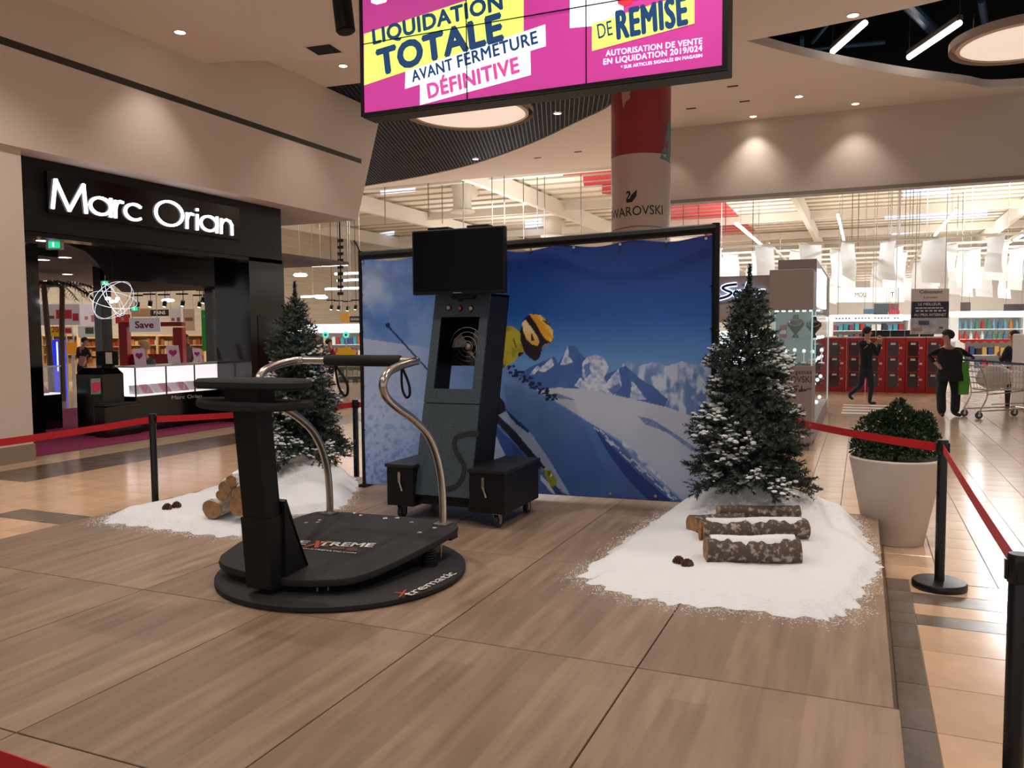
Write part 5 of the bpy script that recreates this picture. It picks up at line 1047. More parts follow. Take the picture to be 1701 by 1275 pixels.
# hanging white fabric flags under a white grid
m_flag = M('white_fabric_flag', '#e8eeee', .7)
gz = 4.7; gridt = thing('ceiling_grid', 'white metal grid carrying the white fabric flags', 'ceiling grid', (5, 42, gz))
for k in range(11): MB().box(-6, 16, 31.5+2.5*k, 31.58+2.5*k, gz, gz+.08).build('grid_bar', m_beam, gridt, world=True)
for k in range(9): MB().box(-6+2.7*k, -5.92+2.7*k, 31.5, 57, gz+.08, gz+.16).build('grid_bar', m_beam, gridt, world=True)
for x in (-5,2,9,15):
    for y in (32,44,56): MB().cyl((x, y, gz), .015, RZ-gz, 4).build('hanger', m_steel, gridt, world=True)
rowsf = [(31.6,'front'),(34.1,'second'),(36.6,'third'),(41.6,'fourth'),(46.6,'fifth'),(54.1,'rearmost')]; fmesh = {}
for ri, (fy_, rn) in enumerate(rowsf):
    n_ = 0
    for q in range(14):
        x = -5.2+1.55*q+.35*math.sin(ri*2.3+q); c = CR @ (np.array([x, fy_, 4])-CAM); u = 850.5+FPX*c[0]/c[2]
        if u < 1180 or u > 1720 or 1418 < u < 1452: continue
        left = u < 1435; var_ = (left, (q+ri) % 3); t = thing('fabric_flag', ORD[n_]+' white fabric flag from the left in the '+rn+' row of flags', 'flag', (x, fy_, gz), (.95 if left else -.95)+.15*math.sin(q*3+ri), 'white fabric flags hanging over the hypermarket'); n_ += 1
        if var_ not in fmesh:
            i = var_[1]; w = .42+.06*i; h = 1.15+.15*i
            cl_ = MB().prismloops([[(-w, .05*math.sin(j*.9+i), -h*j/6), (w, .05*math.cos(j*.8+i), -h*j/6-(.22 if left else .1)*j/6), (w, .05*math.cos(j*.8+i)+.01, -h*j/6-(.22 if left else .1)*j/6), (-w, .05*math.sin(j*.9+i)+.01, -h*j/6)] for j in range(7)]).build('cloth', m_flag, t, smooth=True)
            rd_ = MB().tube([(-w,0,.01),(w,0,.01)], .02, 6).build('rod', m_steel, t); fmesh[var_] = (cl_, rd_)
        else:
            for src in fmesh[var_]: c2 = src.copy(); COL.objects.link(c2); c2.parent = t
# ---- red lockers
m_lock = M('locker_red', '#b01b1e', .4); m_ldoor = M('locker_door_smoked', '#3b2327', .12, spec=.6); m_lock2 = M('locker_frame_dark', '#7c1416', .5)
LY = 26.4; lh = 1.62; lw = .53
for k in range(3, 11):
    x = -3.6+lw*k; t = thing('locker_unit', 'red locker column %s' % (('beside the fir tree, left of the kiosk', 'seen through the kiosk showcase glass')[k-3] if k < 5 else ['right of the kiosk glass, first in view','second in view from the kiosk','behind the walking boy','just right of the boy','between the boy and the woman','nearest the woman in black'][k-5]), 'locker', (x, LY, FZ), 0, 'red locker columns by the hypermarket entrance')
    MB().rbox(0, lw-.01, 0, .5, 0, lh, .006).build('body', m_lock, t)
    MB().box(.0, lw-.01, -.02, .5, lh-.02, lh+.02).build('top', M('locker_top','#c9bdb4',.4), t)
    for j in range(3):
        z = .16+.46*j; d_ = MB().box(.06, .33, -.012, 0, z, z+.42).build('door', m_ldoor, t); MB().box(.13, .26, -.016, -.012, z+.32, z+.38).build('label_plate', m_prnw, d_); MB().box(.36, .44, -.02, 0, z+.2, z+.26).build('lock', M('lock_white','#e6dfda',.4), t)
        for q in range(2): MB().box(.345, .36, -.008, 0, z+.06+.24*q, z+.09+.24*q).build('hinge', m_prnw, t)
for o in list(bpy.data.objects):
    if o.name.startswith('locker_unit') and o.get('label', '').endswith('kiosk and tree'): o['label'] = 'red locker column hidden behind the kiosk and tree'
# black crates in a row on the lockers' top shelf
for k in range(5):
    P = AT(1432+22*k, 560, 26.0); t = thing('black_crate', ['black crate behind the boy, first of the row', 'second black crate behind the lockers', 'third black crate behind the lockers', 'fourth black crate behind the lockers', 'fifth black crate behind the lockers', 'sixth black crate, under the navy banner', 'last black crate of the row, beside the woman'][k], 'crate', (P.x, LY+.1, FZ+lh+.02), 0, 'black crates on the lockers')
    MB().rbox(0, .36, 0, .3, 0, .16, .02).build('tub', M('crate_black', '#22262a', .5), t); MB().box(-.01, .37, -.01, .31, .16, .185).build('rim', M('crate_black'), t)
# ---- shelving with goods behind the lockers
m_shelf = M('white_shelf', '#e9edec', .4); m_pel = M('lit_pelmet', '#f6fbfa', .4, em=1.6, emcol='#f2fffc')
pal = ['#2f8f93','#4aa3b5','#d8d8d2','#7ab38a','#c96a3a','#345a9a','#b83238','#e0c070','#6a8fb8','#f0efe8','#8a4a6a','#3a3a42']
def shelf_unit(u0, u1, v0, v1, d, rows, label, goods, pelmet=True, m_shelf=None):
    m_shelf = m_shelf or MATS['white_shelf']
    A, B = AT(u0, v1, d), AT(u1, v1, d); s = d/FPX; w = (u1-u0)*s; h = (v1-v0)*s; t = thing('shelf_unit', label, 'shelf', A, YAW)
    z0 = A.z; base = FZ-z0
    MB().box(0, w, .5, .54, base, h).build('back_board', m_shelf, t)
    for x in (0, w-.04): MB().box(x, x+.04, 0, .5, base, h).build('side', m_shelf, t)
    for r in range(rows+1): MB().box(.04, w-.04, 0, .5, h*r/rows*(.86 if pelmet else .97)-.03, h*r/rows*(.86 if pelmet else .97)).build('shelf_board', m_shelf, t)
    if base < -.3: MB().box(.0, w, .02, .5, base, -.03).build('kick_panel', m_shelf, t)
    if pelmet: MB().box(-.05, w+.05, -.15, .5, h*.88, h*1.06).build('pelmet', m_pel, t)
    for r in range(rows):
        zb = h*r/rows*(.86 if pelmet else .97); hh = h/rows*(.86 if pelmet else .97)-.06; x = .08; gi = 0
        while x < w-.16:
            goods(WM(t) @ Vector((x, .12, zb)), hh, r, gi, rows); gi += 1; x += .21 if w > 2.4 else .17
    return t
gm_ = {}
CN = {'#2f8f93':'teal','#4aa3b5':'light blue','#d8d8d2':'off-white','#7ab38a':'pale green','#c96a3a':'orange','#345a9a':'blue','#b83238':'red','#e0c070':'yellow','#6a8fb8':'grey-blue','#f0efe8':'white','#8a4a6a':'plum','#3a3a42':'black','#c8823c':'golden','#a8622c':'brown','#e0b070':'pale golden','#8a4a28':'dark brown','#d8c8a8':'cream','#b03a30':'red','#d89a50':'amber','#4a7fae':'blue','#d88a3a':'orange','#7fb0c8':'pale blue','#c84a3a':'red','#e8e4da':'white','#5a9a7a':'green'}
breadpal = ['#c8823c','#a8622c','#e0b070','#8a4a28','#d8c8a8','#b03a30','#d89a50']
m_wshelf = M('warm_shelf', '#d9b07c', .5)
def box_goods(grp, lbl, pal=pal):
    def f(P, hh, r, gi, rows):
        c = rd.choice(pal); key = ('b', round(hh, 2)); k = rd.uniform(.6, .95)
        if key not in gm_: o_ = MB().rbox(0, .15, 0, .12, 0, hh*.85, .004).build('tmp', m_shelf); gm_[key] = o_.data; bpy.data.objects.remove(o_)
        me_ = gm_[key].copy() if False else gm_[key]
        o = bpy.data.objects.new('goods_box', me_); COL.objects.link(o); o.location = P; o.rotation_euler = (0, 0, YAW); o.scale = (1, 1, k); tag(o, '%s %s, %s from the left on the %s board' % (CN.get(c, 'coloured'), lbl, ORD[gi], ('lower', 'upper')[r] if rows == 2 else ('bottom', 'middle', 'top')[r]), 'box', grp)
        o.material_slots[0].link = 'OBJECT'; o.material_slots[0].material = M('goods'+c, c, .4)
    return f
def bottle_goods(grp, lbl):
    def f(P, hh, r, gi, rows):
        c = rd.choice(['#4a7fae','#d88a3a','#7fb0c8','#c84a3a','#e8e4da','#5a9a7a']); key = ('o', round(hh, 2))
        if key not in gm_:
            o_ = MB().lathe([(.055,0),(.06,.01),(.06,hh*.6),(.022,hh*.78),(.022,hh*.92),(.018,hh*.95)], n=10).build('tmp', m_shelf, smooth=True); gm_[key] = o_.data; bpy.data.objects.remove(o_)
        o = bpy.data.objects.new('bottle', gm_[key]); COL.objects.link(o); o.location = P+Vector((.05,.05,0)); tag(o, '%s %s, %s from the left on the %s board' % (CN.get(c, 'coloured'), lbl, ORD[gi], ('lower', 'upper')[r] if rows == 2 else ('bottom', 'middle', 'top')[r]), 'bottle', grp)
        o.material_slots[0].link = 'OBJECT'; o.material_slots[0].material = M('bottle'+c, c, .25)
    return f
shelf_unit(1382, 1510, 526, 566, 31, 2, 'white lit shelf of blue-green packs behind the walking boy', box_goods('packs behind the boy', 'pack behind the boy'))
shelf_unit(1590, 1701, 520, 566, 30, 2, 'white shelf of coloured bottles behind the woman in black', bottle_goods('bottles behind the woman', 'bottle behind the woman'))
shelf_unit(1600, 1720, 565, 612, 28, 2, 'red-edged shelf of bags and packs behind the trolley', box_goods('packs behind the trolley', 'pack behind the trolley'), False)
shelf_unit(478, 604, 543, 612, 40, 3, 'brightly lit shop shelf between the left tree and the banner', box_goods('packs left of the banner', 'pack left of the banner'))
t = thing('red_shelf_edge', 'scalloped red awning edge above the shelf behind the trolley', 'awning', AT(1595, 567, 27.5), YAW); b = MB()
for k in range(9): b.prismloops([[(.28*k,0,.0),(.28*k+.14,0,-.06),(.28*k+.28,0,0),(.28*k+.28,0,.07),(.28*k,0,.07)], [(.28*k,.03,.0),(.28*k+.14,.03,-.06),(.28*k+.28,.03,0),(.28*k+.28,.03,.07),(.28*k,.03,.07)]])
b.build('scallops', m_lock, t); MB().tube([(0,.03,.06),(2.5,.03,.06)], .02, 6).build('rail', m_steel, t)
def sign(name, label, u0, v0, u1, v1, d, mat, cat='sign', th=.05, grp=None, hang=False):
    A, B = AT(u0, v1, d), AT(u1, v0, d); s = d/FPX; w, h = (u1-u0)*s, (v1-v0)*s; t = thing(name, label, cat, A, YAW, grp); MB().rbox(0, w, 0, th, 0, h, .005).build('panel', mat, t)
    if hang:
        for x in (w*.1, w*.9): MB().cyl((x, th/2, h), .012, max(.3, RZ-A.z-h), 5).build('hanger', m_steel, t)
    else:
        for x in (w*.08, w*.92): MB().box(x-.02, x+.02, th, th+.04, FZ-A.z, h*.9).build('leg', m_steel, t)
    return t, w, h
def sl(t, txt, x0, x1, z, h, mat, y=-.003, **k): 
    W_ = WM(t); return lettering(txt, mat, t, W_ @ Vector((x0, y, z)), W_ @ Vector((x1, y, z)), (0,0,1), h, lift=.003, **k)
def bars(t, L, mat, y=-.004):
    for x0, x1, z0, z1 in L: MB().box(x0, x1, y, y+.003, z0, z1).build('print_block', mat, t)
m_swh = M('sign_cream', '#e8e3d6', .5, em=.5, emcol='#fffbee'); 
t, w, h = sign('pelmet_sign', 'wide cream lit sign over the counter behind the boy', 1385, 478, 1502, 502, 33, m_swh, hang=True); sl(t, 'MOU', w*.30, w*.46, h*.35, .2, m_ink, bold=0); sl(t, 'T', w*.80, w*.86, h*.35, .2, m_ink, bold=0)
t, w, h = sign('pelmet_sign', 'narrow white lit sign strip just above the boy', 1380, 523, 1500, 534, 30, m_pel, hang=True); bars(t, [(w*(.06+.045*k), w*(.09+.045*k), h*.35, h*.6) for k in range(20) if k % 6 != 5], M('faint_grey_print','#8f9794',.5))
t, w, h = sign('hanging_banner', 'hanging white and navy advert banner above the woman', 1513, 480, 1575, 555, 23, M('banner_pale','#d9cfd2',.6), 'banner', hang=True)
bars(t, [(0, w, h*.36, h*.72)], M('banner_navy','#232c4c',.6)); bars(t, [(0, w, 0, h*.36)], M('banner_photo','#8f9cb8',.6,col2='#c9cfdc',vscale=5), -.0035)
sl(t, 'Cdiscount', w*.2, w*.82, h*.90, .09, m_ink, bold=.005, y=-.004); sl(t, 'Louer', w*.32, w*.7, h*.79, .07, M('banner_red','#b0343c',.5), bold=.005, y=-.004); sl(t, 'LE MEILLEUR', w*.18, w*.78, h*.635, .075, m_prnw, bold=.015, y=-.006); sl(t, 'AU PRIX INTERNET', w*.07, w*.93, h*.40, .075, m_prnw, bold=.015, y=-.006)
bars(t, [(w*(.1+.11*k), w*(.19+.11*k), h*.565, h*.59) for k in range(7)]+[(w*(.12+.12*k), w*(.2+.12*k), h*.50, h*.53) for k in range(7)], m_prnw, -.007); bars(t, [(w*.2, w*.48, h*.2, h*.3), (w*.75,w*.85,h*.12,h*.16)], M('banner_slate','#4a5670',.6), -.006); bars(t, [(w*.02, w*.3, h*.06, h*.14)], M('banner_skin','#b58d7a',.6), -.006)
for u0, v0, u1, v1, c, lb in ((1452,504,1475,528,'#3a4244','dark hanging panel right of the lit cream sign'),(1475,504,1493,518,'#6d3a3e','dull red hanging panel beside the dark panel'),(1477,515,1494,528,'#b03038','small bright red hanging panel'),(1435,513,1452,521,'#46627a','small blue hanging panel behind the boy'),(1596,502,1612,524,'#4a3c3c','dark hanging panel right of the navy banner'),(1668,505,1701,524,'#3c3438','dark hanging panel at the right edge')):
    sign('hanging_sign', lb, u0, v0, u1, v1, 32, M('panel'+c, c, .6), hang=True)
# ---- bakery side, seen through the jeweller's
def bsign(lb, u0, v0, u1, v1, d, c, **k): return sign('shop_poster', lb, u0, v0, u1, v1, d, M('poster'+c, c, .6, em=.12), **k)
m_rtx = M('poster_red', '#b5232c', .5)
t, w, h = bsign('wide pale poster with red blocks left of the palms', 68, 505, 133, 540, 30, '#b9aeb0', hang=True); bars(t, [(w*.4,w*.8,h*.3,h*.72),(w*.82,w*.97,h*.2,h*.55)], m_rtx); bars(t, [(w*.12,w*.35,h*.3,h*.45)], M('poster_brown','#8a4a48',.6))
t, w, h = bsign('pale poster right of the palms', 134, 505, 170, 542, 31, '#cdc4c4', hang=True); bars(t, [(w*.2,w*.35,h*.3,h*.45),(w*.5,w*.7,h*.2,h*.5)], M('poster_rose','#b86a70',.6))
t, w, h = bsign('yellow price poster with red figures', 84, 542, 101, 558, 28, '#e8b321'); sl(t, '20', w*.15, w*.8, h*.4, .2, m_rtx, bold=.02)
t, w, h = bsign('white and red price poster', 107, 542, 121, 555, 28, '#ecd6c8'); bars(t, [(w*.1,w*.85,h*.15,h*.8)], M('poster_orange_red','#d8553c',.6))
t, w, h = bsign('large grey-white poster under the chandelier', 130, 541, 170, 560, 30, '#c9c9c2'); bars(t, [(w*.3,w*.65,h*.3,h*.85)], M('poster_olive','#5c5c46',.6))
t, w, h = bsign('white poster with red square right of the slim pillar', 192, 522, 216, 537, 28, '#c63a3a', hang=True); bars(t, [(w*.4,w*.6,h*.3,h*.7)], M('poster_pale','#e8d8d0',.6))
t, w, h = sign('bread_sign', 'brown hanging sign reading PAINS', 250, 514, 280, 525, 30, M('bread_brown','#4a3226',.6), hang=True); sl(t, 'PAINS', w*.2, w*.82, h*.3, h*.5, M('sign_offwhite','#e8e2d8',.5,em=.4), bold=0)
t, w, h = bsign('brown wooden fascia above the Save sign', 218, 512, 250, 526, 31, '#9a7650', hang=True); t, w, h = bsign('white poster with pink print right of the bread sign', 282, 512, 302, 535, 29, '#e2dbd4', hang=True); bars(t, [(w*.15,w*.4,h*.1,h*.3),(w*.6,w*.85,h*.05,h*.35)], M('poster_rose')); t, w, h = bsign('beige bread poster beside the green banner', 305, 513, 324, 549, 30, '#c2a48e', hang=True); bars(t, [(w*.15,w*.85,h*.45,h*.6)], M('poster_bread','#a8683c',.6))
t, w, h = sign('green_banner', 'tall green banner with pale chevrons', 336, 515, 361, 583, 26, M('banner_green','#1f8a2c',.5,em=.25), 'banner', hang=True); bars(t, [(w*.15,w*.9,h*.83,h*.88),(w*.25,w*.9,h*.75,h*.80)], m_prnw)
for q in (.35,.62): MB().prismloops([[(w*q+x_,y_,h*.35+z_) for x_, z_ in ((0,0),(.2,.3),(.25,.3),(.06,0),(.25,-.3),(.2,-.3))] for y_ in (-.008,-.002)]).build('chevron', M('chevron_green','#8fc070',.5,em=.3), t)
t, w, h = sign('save_sign', 'grey-white sign reading Save in red', 215, 528, 266, 551, 24, M('save_grey','#c4bcbe',.5,em=.25), hang=True); sl(t, 'Save', w*.2, w*.79, h*.28, h*.48, m_rtx, bold=.03)
ar = thing('red_arch', 'red arched display stand behind the jewellery counter', 'display stand', AT(250, 598, 25), YAW); s = 25/FPX; MB().rbox(-52*s,-38*s,0,.3,FZ-AT(250,598,25).z,58*s,.02).build('post', m_lock, ar); MB().rbox(38*s,54*s,0,.3,FZ-AT(250,598,25).z,54*s,.02).build('post', m_lock, ar); MB().rbox(-52*s,54*s,.0,.3,56*s,63*s,.02).build('beam', m_lock, ar); MB().box(-38*s,38*s,.25,.3,FZ-AT(250,598,25).z,10*s).build('counter_front', m_lock, ar)
def shelf2(u0, u1, v0, v1, d, lab, grp, item): shelf_unit(u0, u1, v0, v1, d, 3, lab, box_goods(grp, item, breadpal), False, m_wshelf)
for (u0, u1, v0, v1, d, lab, grp, item) in ((70,130,556,604,33,'bread shelves behind the palm trunks','loaves by the palms','loaf by the palms'), (128,200,560,604,34,'bread shelves behind the dark-clad worker','loaves behind the worker','loaf behind the worker'), (200,262,556,604,35,'bread shelves inside the red stand','loaves in the red stand','loaf in the red stand'), (262,340,556,604,34,'bread shelves left of the green banner','loaves by the green banner','loaf by the green banner')): shelf2(u0, u1, v0, v1, d, lab, grp, item)
def palm(u, v0, v1, d, lean, lb):
    B = AT(u, v1, d); s = d/FPX; H = (v1-v0)*s; t = thing('palm_tree', lb, 'palm', (B.x, B.y, FZ), YAW); dz_ = B.z-FZ
    MB().tube(smooth_path([(0,0,0),(lean*.2,0,(H+dz_)*.4),(lean,0,H+dz_)], 6), [.085-.02*k/13 for k in range(13)], 8).build('trunk', M('palm_bark','#6a5648',.9,bump=.5,bscale=20), t)
    for k in range(9):
        a_ = k*.7; dr = Vector((math.cos(a_), math.sin(a_), .25)); pts_ = [Vector((lean,0,H+dz_))+dr*L+Vector((0,0,-.5*L*L)) for L in (0,.35,.7,1.0,1.25)]; b = MB(); sd = Vector((-dr.y, dr.x, 0))
        for i in range(4):
            for q in range(4):
                p = pts_[i].lerp(pts_[i+1], q/4)
                for sg in (-1, 1): e = p+sd*sg*.28*(1-i/6)+Vector((0,0,-.16))+dr*.1; b.add([p, p+dr*.04, e], [(0,1,2)])
        b.build('frond', M('palm_frond','#1f2a1a',.6), t)
palm(84, 468, 600, 22, -.1, 'left palm trunk behind the jewellery case'); palm(102, 470, 602, 23, .12, 'right palm trunk, beside the blue lit stand')
t = thing('blue_stand', 'tall blue glowing display stand between the palms', 'display stand', AT(96, 600, 25), YAW); MB().rbox(-.16,.16,0,.2,FZ-AT(96,600,25).z,.66,.02).build('body', M('blue_glow','#1a24c8',.4,em=.6,emcol='#2030ff'), t); MB().box(-.02,.02,-.01,0,-.3,.6).build('light_line', m_glow, t)
t = thing('orange_board', 'orange board beside the dark-clad worker', 'sign', AT(110, 588, 27), YAW); MB().rbox(0,.36,0,.05,0,.38,.01).build('panel', M('board_orange','#e08a1c',.5,em=.3), t); MB().box(.16,.2,.02,.05,FZ-AT(110,588,27).z,0).build('post', m_steel, t)
# spotlights on black track above the bakery
for k, (u, v, d) in enumerate(((160,505,26),(228,510,27),(249,508,27),(273,508,28),(303,507,28),(331,509,28),(337,502,26),(550,513,36),(562,514,36),(577,515,36),(590,513,36))):
    t = thing('track_spotlight', ORD[k if k < 7 else k-7]+' black track spotlight from the left above the %s' % ('bakery' if k < 7 else 'lit shelf beside the banner'), 'spotlight', AT(u, v, d), YAW, 'track spotlights ' + ('over the bakery' if k < 7 else 'left of the banner')); MB().tube([(0,0,0),(.05,-.05,.16)], .07, 10).build('head', m_blackm, t); MB().ball((0,-.005,0), .055, .055, .04, 8, 5).build('lamp', m_lamp, t); MB().cyl((.05,-.05,.14), .012, RZ-AT(u,v,d).z-.14, 5).build('stem', m_blackm, t); MB().box(-.18,.22,-.08,-.02,.36,.41).build('track', m_blackm, t)
# bits seen left of the banner
for u, v, lb in ((541,556,'left round turquoise disc sign beside the tree'), (575,556,'right round turquoise disc sign beside the tree')):
    t = thing('round_sign', lb, 'sign', AT(u, v, 33), YAW, 'round turquoise signs'); MB().tube([(0,-.04,0),(0,0,0)], .13, 16).build('disc', M('turquoise','#37b8a8',.4,em=.8,emcol='#5fe0d0'), t); MB().tube([(0,-.05,0),(0,-.04,0)], .05, 12).build('centre', M('dark_teal','#12423c',.5), t); MB().cyl((0,-.02,FZ-AT(u,v,33).z), .015, AT(u,v,33).z-FZ-.1, 5).build('stem', m_steel, t)
t, w, h = bsign('yellow and orange hanging poster above the left tree', 565, 519, 581, 535, 34, '#d9a24a', hang=True); t, w, h = bsign('dark hanging sign beside the banner edge', 581, 525, 601, 535, 33, '#3b3836', hang=True); bars(t, [(w*(.1+.13*k), w*(.19+.13*k), h*.3, h*.65) for k in range(6)], m_prnw)
t = thing('yellow_star_sign', 'yellow star-shaped price sign behind the handlebar', 'sign', AT(575, 588, 30), YAW); MB().prismloops([[(r_*math.cos(a_)*1.5, y_, r_*math.sin(a_)) for a_, r_ in ((k*math.pi/7, .3 if k % 2 else .22) for k in range(14))] for y_ in (0,.03)]).build('star', M('star_yellow','#e0a81c',.5,em=.2), t); MB().box(-.03,.03,.0,.03,FZ-AT(575,588,30).z,-.2).build('post', m_steel, t)
shelf_unit(560, 612, 590, 640, 31, 3, 'red and white shelf end beside the banner pole', box_goods('packs by the banner pole', 'pack by the banner pole'), False)
t = thing('cable_drop', 'dark cable ladder hanging from the roof left of the banner', 'cable ladder', AT(565, 490, 32)); 
for k in range(9): p = AT(565, 490-11*k, 32); MB().box(p.x-.13, p.x+.13, p.y, p.y+.05, p.z, p.z+.12).build('rung', m_blackm, t, world=True)
p = AT(565, 490, 32); MB().cyl((p.x, p.y+.06, p.z), .03, RZ-p.z, 6).build('cable', m_blackm, t, world=True)
# ---- light of the hall: area lamps facing down, plus uplights added to brighten the roof
for x, y, w_ in ((-26,30,900),(-14,34,1300),(-4,34,1300),(5,34,1500),(12,32,1100),(-20,46,1200),(-6,50,1500),(6,50,1700),(-14,64,1500),(6,64,1800),(-28,22,900)):
    l_ = area((x, y, 7.3), w_*.6, .5, 7, (.97,.98,1)); l_ = area((x, y, 5.6), w_*.22, 2, 8, (.97,.98,1), (math.pi, 0, 0))  # second lamp faces up, added only to brighten the roof
# ================================================================ PEOPLE
m_skin = M('skin', '#b98a70', .55); m_hairb = M('black_hair', '#15110f', .6, bump=.4, bscale=120)
def person(label, d, J, cloth, feet_v, hair='short', face=1, depth=None, legs=True, haircol=None):
    """J: joints as photo pixels at distance d (u, v, depth offset m); one continuous skinned body. cloth: dict of colours."""
    s = d/FPX; c0 = AT(J['hip'][0], feet_v, d); root = thing('person', label, 'person', (c0.x, c0.y, FZ if legs else c0.z), YAW); inv = WM(root).inverted()
    def P(k): q = J[k]; p = AT(q[0], q[1], d); p = inv @ p; p.y += (q[2] if len(q) > 2 else 0); return p
    V, R, T, E = [], [], [], []
    def add(p, r, tag_, par=None):
        V.append(Vector(p)); R.append(r); T.append(tag_)
        if par is not None: E.append((par, len(V)-1))
        return len(V)-1
    hip = add(P('hip'), (.16,.12), 'top'); ch = P('neck')-P('hip')
    waist = add(P('hip')+ch*.3, (.155,.115), 'top', hip); chest = add(P('hip')+ch*.72, (.17,.12), 'top', waist); nb = add(P('neck'), (.065,.065), 'skin', chest)
    hd = P('head'); f = face
    n2 = add(P('neck').lerp(hd, .45), (.06,.06), 'skin', nb); h1 = add(hd+Vector((0,0,-.03)), (.085,.085), 'skin', n2); h2 = add(hd+Vector((-.01*f,0,.05)), (.095,.095), 'skin', h1); h3 = add(hd+Vector((-.01*f,0,.12)), (.05,.05), 'skin', h2)
    for side in ('l', 'r'):
        sh = add(P('sh'+side), (.075,.075), 'top', chest); el = add(P('el'+side), (.052,.052), 'top', sh); wr_ = add(P('ha'+side)+(P('el'+side)-P('ha'+side)).normalized()*.09, (.035,.035), 'top' if cloth.get('long', 1) else 'skin', el)
        ha = add(P('ha'+side), (.032,.022), 'skin', wr_); dr = (P('ha'+side)-P('el'+side)).normalized(); sd = dr.cross(Vector((0,1,0))); sd = sd.normalized() if sd.length > .1 else Vector((1,0,0))
        for q, L in ((-1.5,.07),(-.5,.085),(.5,.08),(1.5,.06)):
            k1 = add(P('ha'+side)+dr*.035+sd*.017*q, (.010,.010), 'skin', ha); add(P('ha'+side)+dr*(.035+L*.75)+sd*.015*q+Vector((0,-.03,-.01)), (.008,.008), 'skin', k1)
        k1 = add(P('ha'+side)+sd*.035, (.011,.011), 'skin', ha); add(P('ha'+side)+sd*.05+dr*.045, (.009,.009), 'skin', k1)
        if legs:
            hj = add(P('hip').lerp(P('kn'+side), .12)+Vector((.07 if side == 'r' else -.07,0,-.03)), (.105,.105), 'leg', hip); kn = add(P('kn'+side), (cloth.get('kr', .07),)*2, 'leg', hj); an = add(P('ft'+side)+Vector((0,0,.1)), (cloth.get('ar', .048),)*2, 'leg', kn)
            he = add(P('ft'+side)+Vector((0,0,.045)), (.05,.045), 'shoe', an); td = J.get('toe'+side, (1,0)); add(P('ft'+side)+Vector((td[0]*.17, td[1]*.17, .035+(td[2] if len(td) > 2 else 0))), (.042,.034), 'shoe', he)
    me = bpy.data.meshes.new('body'); me.from_pydata([tuple(v) for v in V], E, []); ob = bpy.data.objects.new('body', me); COL.objects.link(ob)
    ob.modifiers.new('skin', 'SKIN'); sub = ob.modifiers.new('sub', 'SUBSURF'); sub.levels = 2; sub.render_levels = 2
    sk = me.skin_vertices[0].data if me.skin_vertices else None
    if sk is None: me.skin_vertices.new(); sk = me.skin_vertices[0].data
    for i, r in enumerate(R): sk[i].radius = r; sk[i].use_root = (i == 0)
    dg = bpy.context.evaluated_depsgraph_get(); m2 = bpy.data.meshes.new_from_object(ob.evaluated_get(dg)); bpy.data.objects.remove(ob)
    keys = ['top', 'leg', 'skin', 'shoe']; mats = [M('cloth'+cloth['top'], cloth['top'], .85, bump=.2, bscale=60), M('trousers'+cloth['leg'], cloth['leg'], .85), m_skin, M('shoe'+cloth.get('shoe', '#15151a'), cloth.get('shoe', '#15151a'), .5)]
    m2.materials.clear(); [m2.materials.append(m) for m in mats]
    segs = [(V[a], V[b], T[b]) for a, b in E]
    def near(p):
        best = (1e9, 'top')
        for a, b, tg in segs:
            ab = b-a; t = max(0, min(1, (p-a).dot(ab)/max(ab.length_squared, 1e-9))); q = (p-(a+ab*t)).length
            if q < best[0]: best = (q, tg)
        return best[1]
    m2.polygons.foreach_set('use_smooth', [True]*len(m2.polygons)); m2.polygons.foreach_set('material_index', [keys.index(near(p.center)) for p in m2.polygons])
    body = bpy.data.objects.new('body', m2); COL.objects.link(body); body.parent = root
    # hair, face
    hb = MB(); n = 18; lo = []
    hk = 1.2 if hair == 'bob' else 1.04
    low = {'short': -.02, 'bob': -.08, 'long': -.18}[hair]
    for j in range(11):
        ph = math.pi/2*.98-j/10*(math.pi/2+.75); row = []
        for i in range(n):
            a_ = 2*math.pi*i/n; cx_, sy_ = math.cos(a_), math.sin(a_); z = .055+.118*math.sin(ph); front = cx_*f > .25
            lim = .05 if front else low
            k = 1.0
            if z < lim: z = lim; k = .72
            if front and z < .085: k = .80
            row.append((hd.x-.02*f+hk*.110*max(math.cos(ph), .15)*cx_*k, hd.y+hk*.108*max(math.cos(ph), .15)*sy_*k, hd.z+z))
        lo.append(row)
    hb.prismloops(lo).build('hair', M('hair'+(haircol or '#15110f'), haircol or '#15110f', .7, bump=.5, bscale=90), root, smooth=True)
    fc = MB(); MB().hexa([(hd.x+.07*f,hd.y-.012,hd.z-.02),(hd.x+.07*f,hd.y+.012,hd.z-.02),(hd.x+.118*f,hd.y+.008,hd.z-.022),(hd.x+.118*f,hd.y-.008,hd.z-.022)], [(hd.x+.07*f,hd.y-.006,hd.z+.03),(hd.x+.07*f,hd.y+.006,hd.z+.03),(hd.x+.088*f,hd.y+.004,hd.z+.03),(hd.x+.088*f,hd.y-.004,hd.z+.03)]).build('nose', m_skin, root, smooth=True)
    for sg in (-1, 1): MB().ball((hd.x+.078*f, hd.y+.035*sg, hd.z+.03), .011, n=8, k=5).build('eye', M('eye_dark','#1a1412',.3), root); MB().ball((hd.x-.01*f, hd.y+.093*sg, hd.z+.01), .022, .01, .032, 8, 5).build('ear', m_skin, root)
    MB().ball((hd.x+.082*f, hd.y, hd.z-.05), .012, .028, .007, 8, 4).build('mouth', M('lips','#7d463c',.5), root)
    return root
DB = 20.35
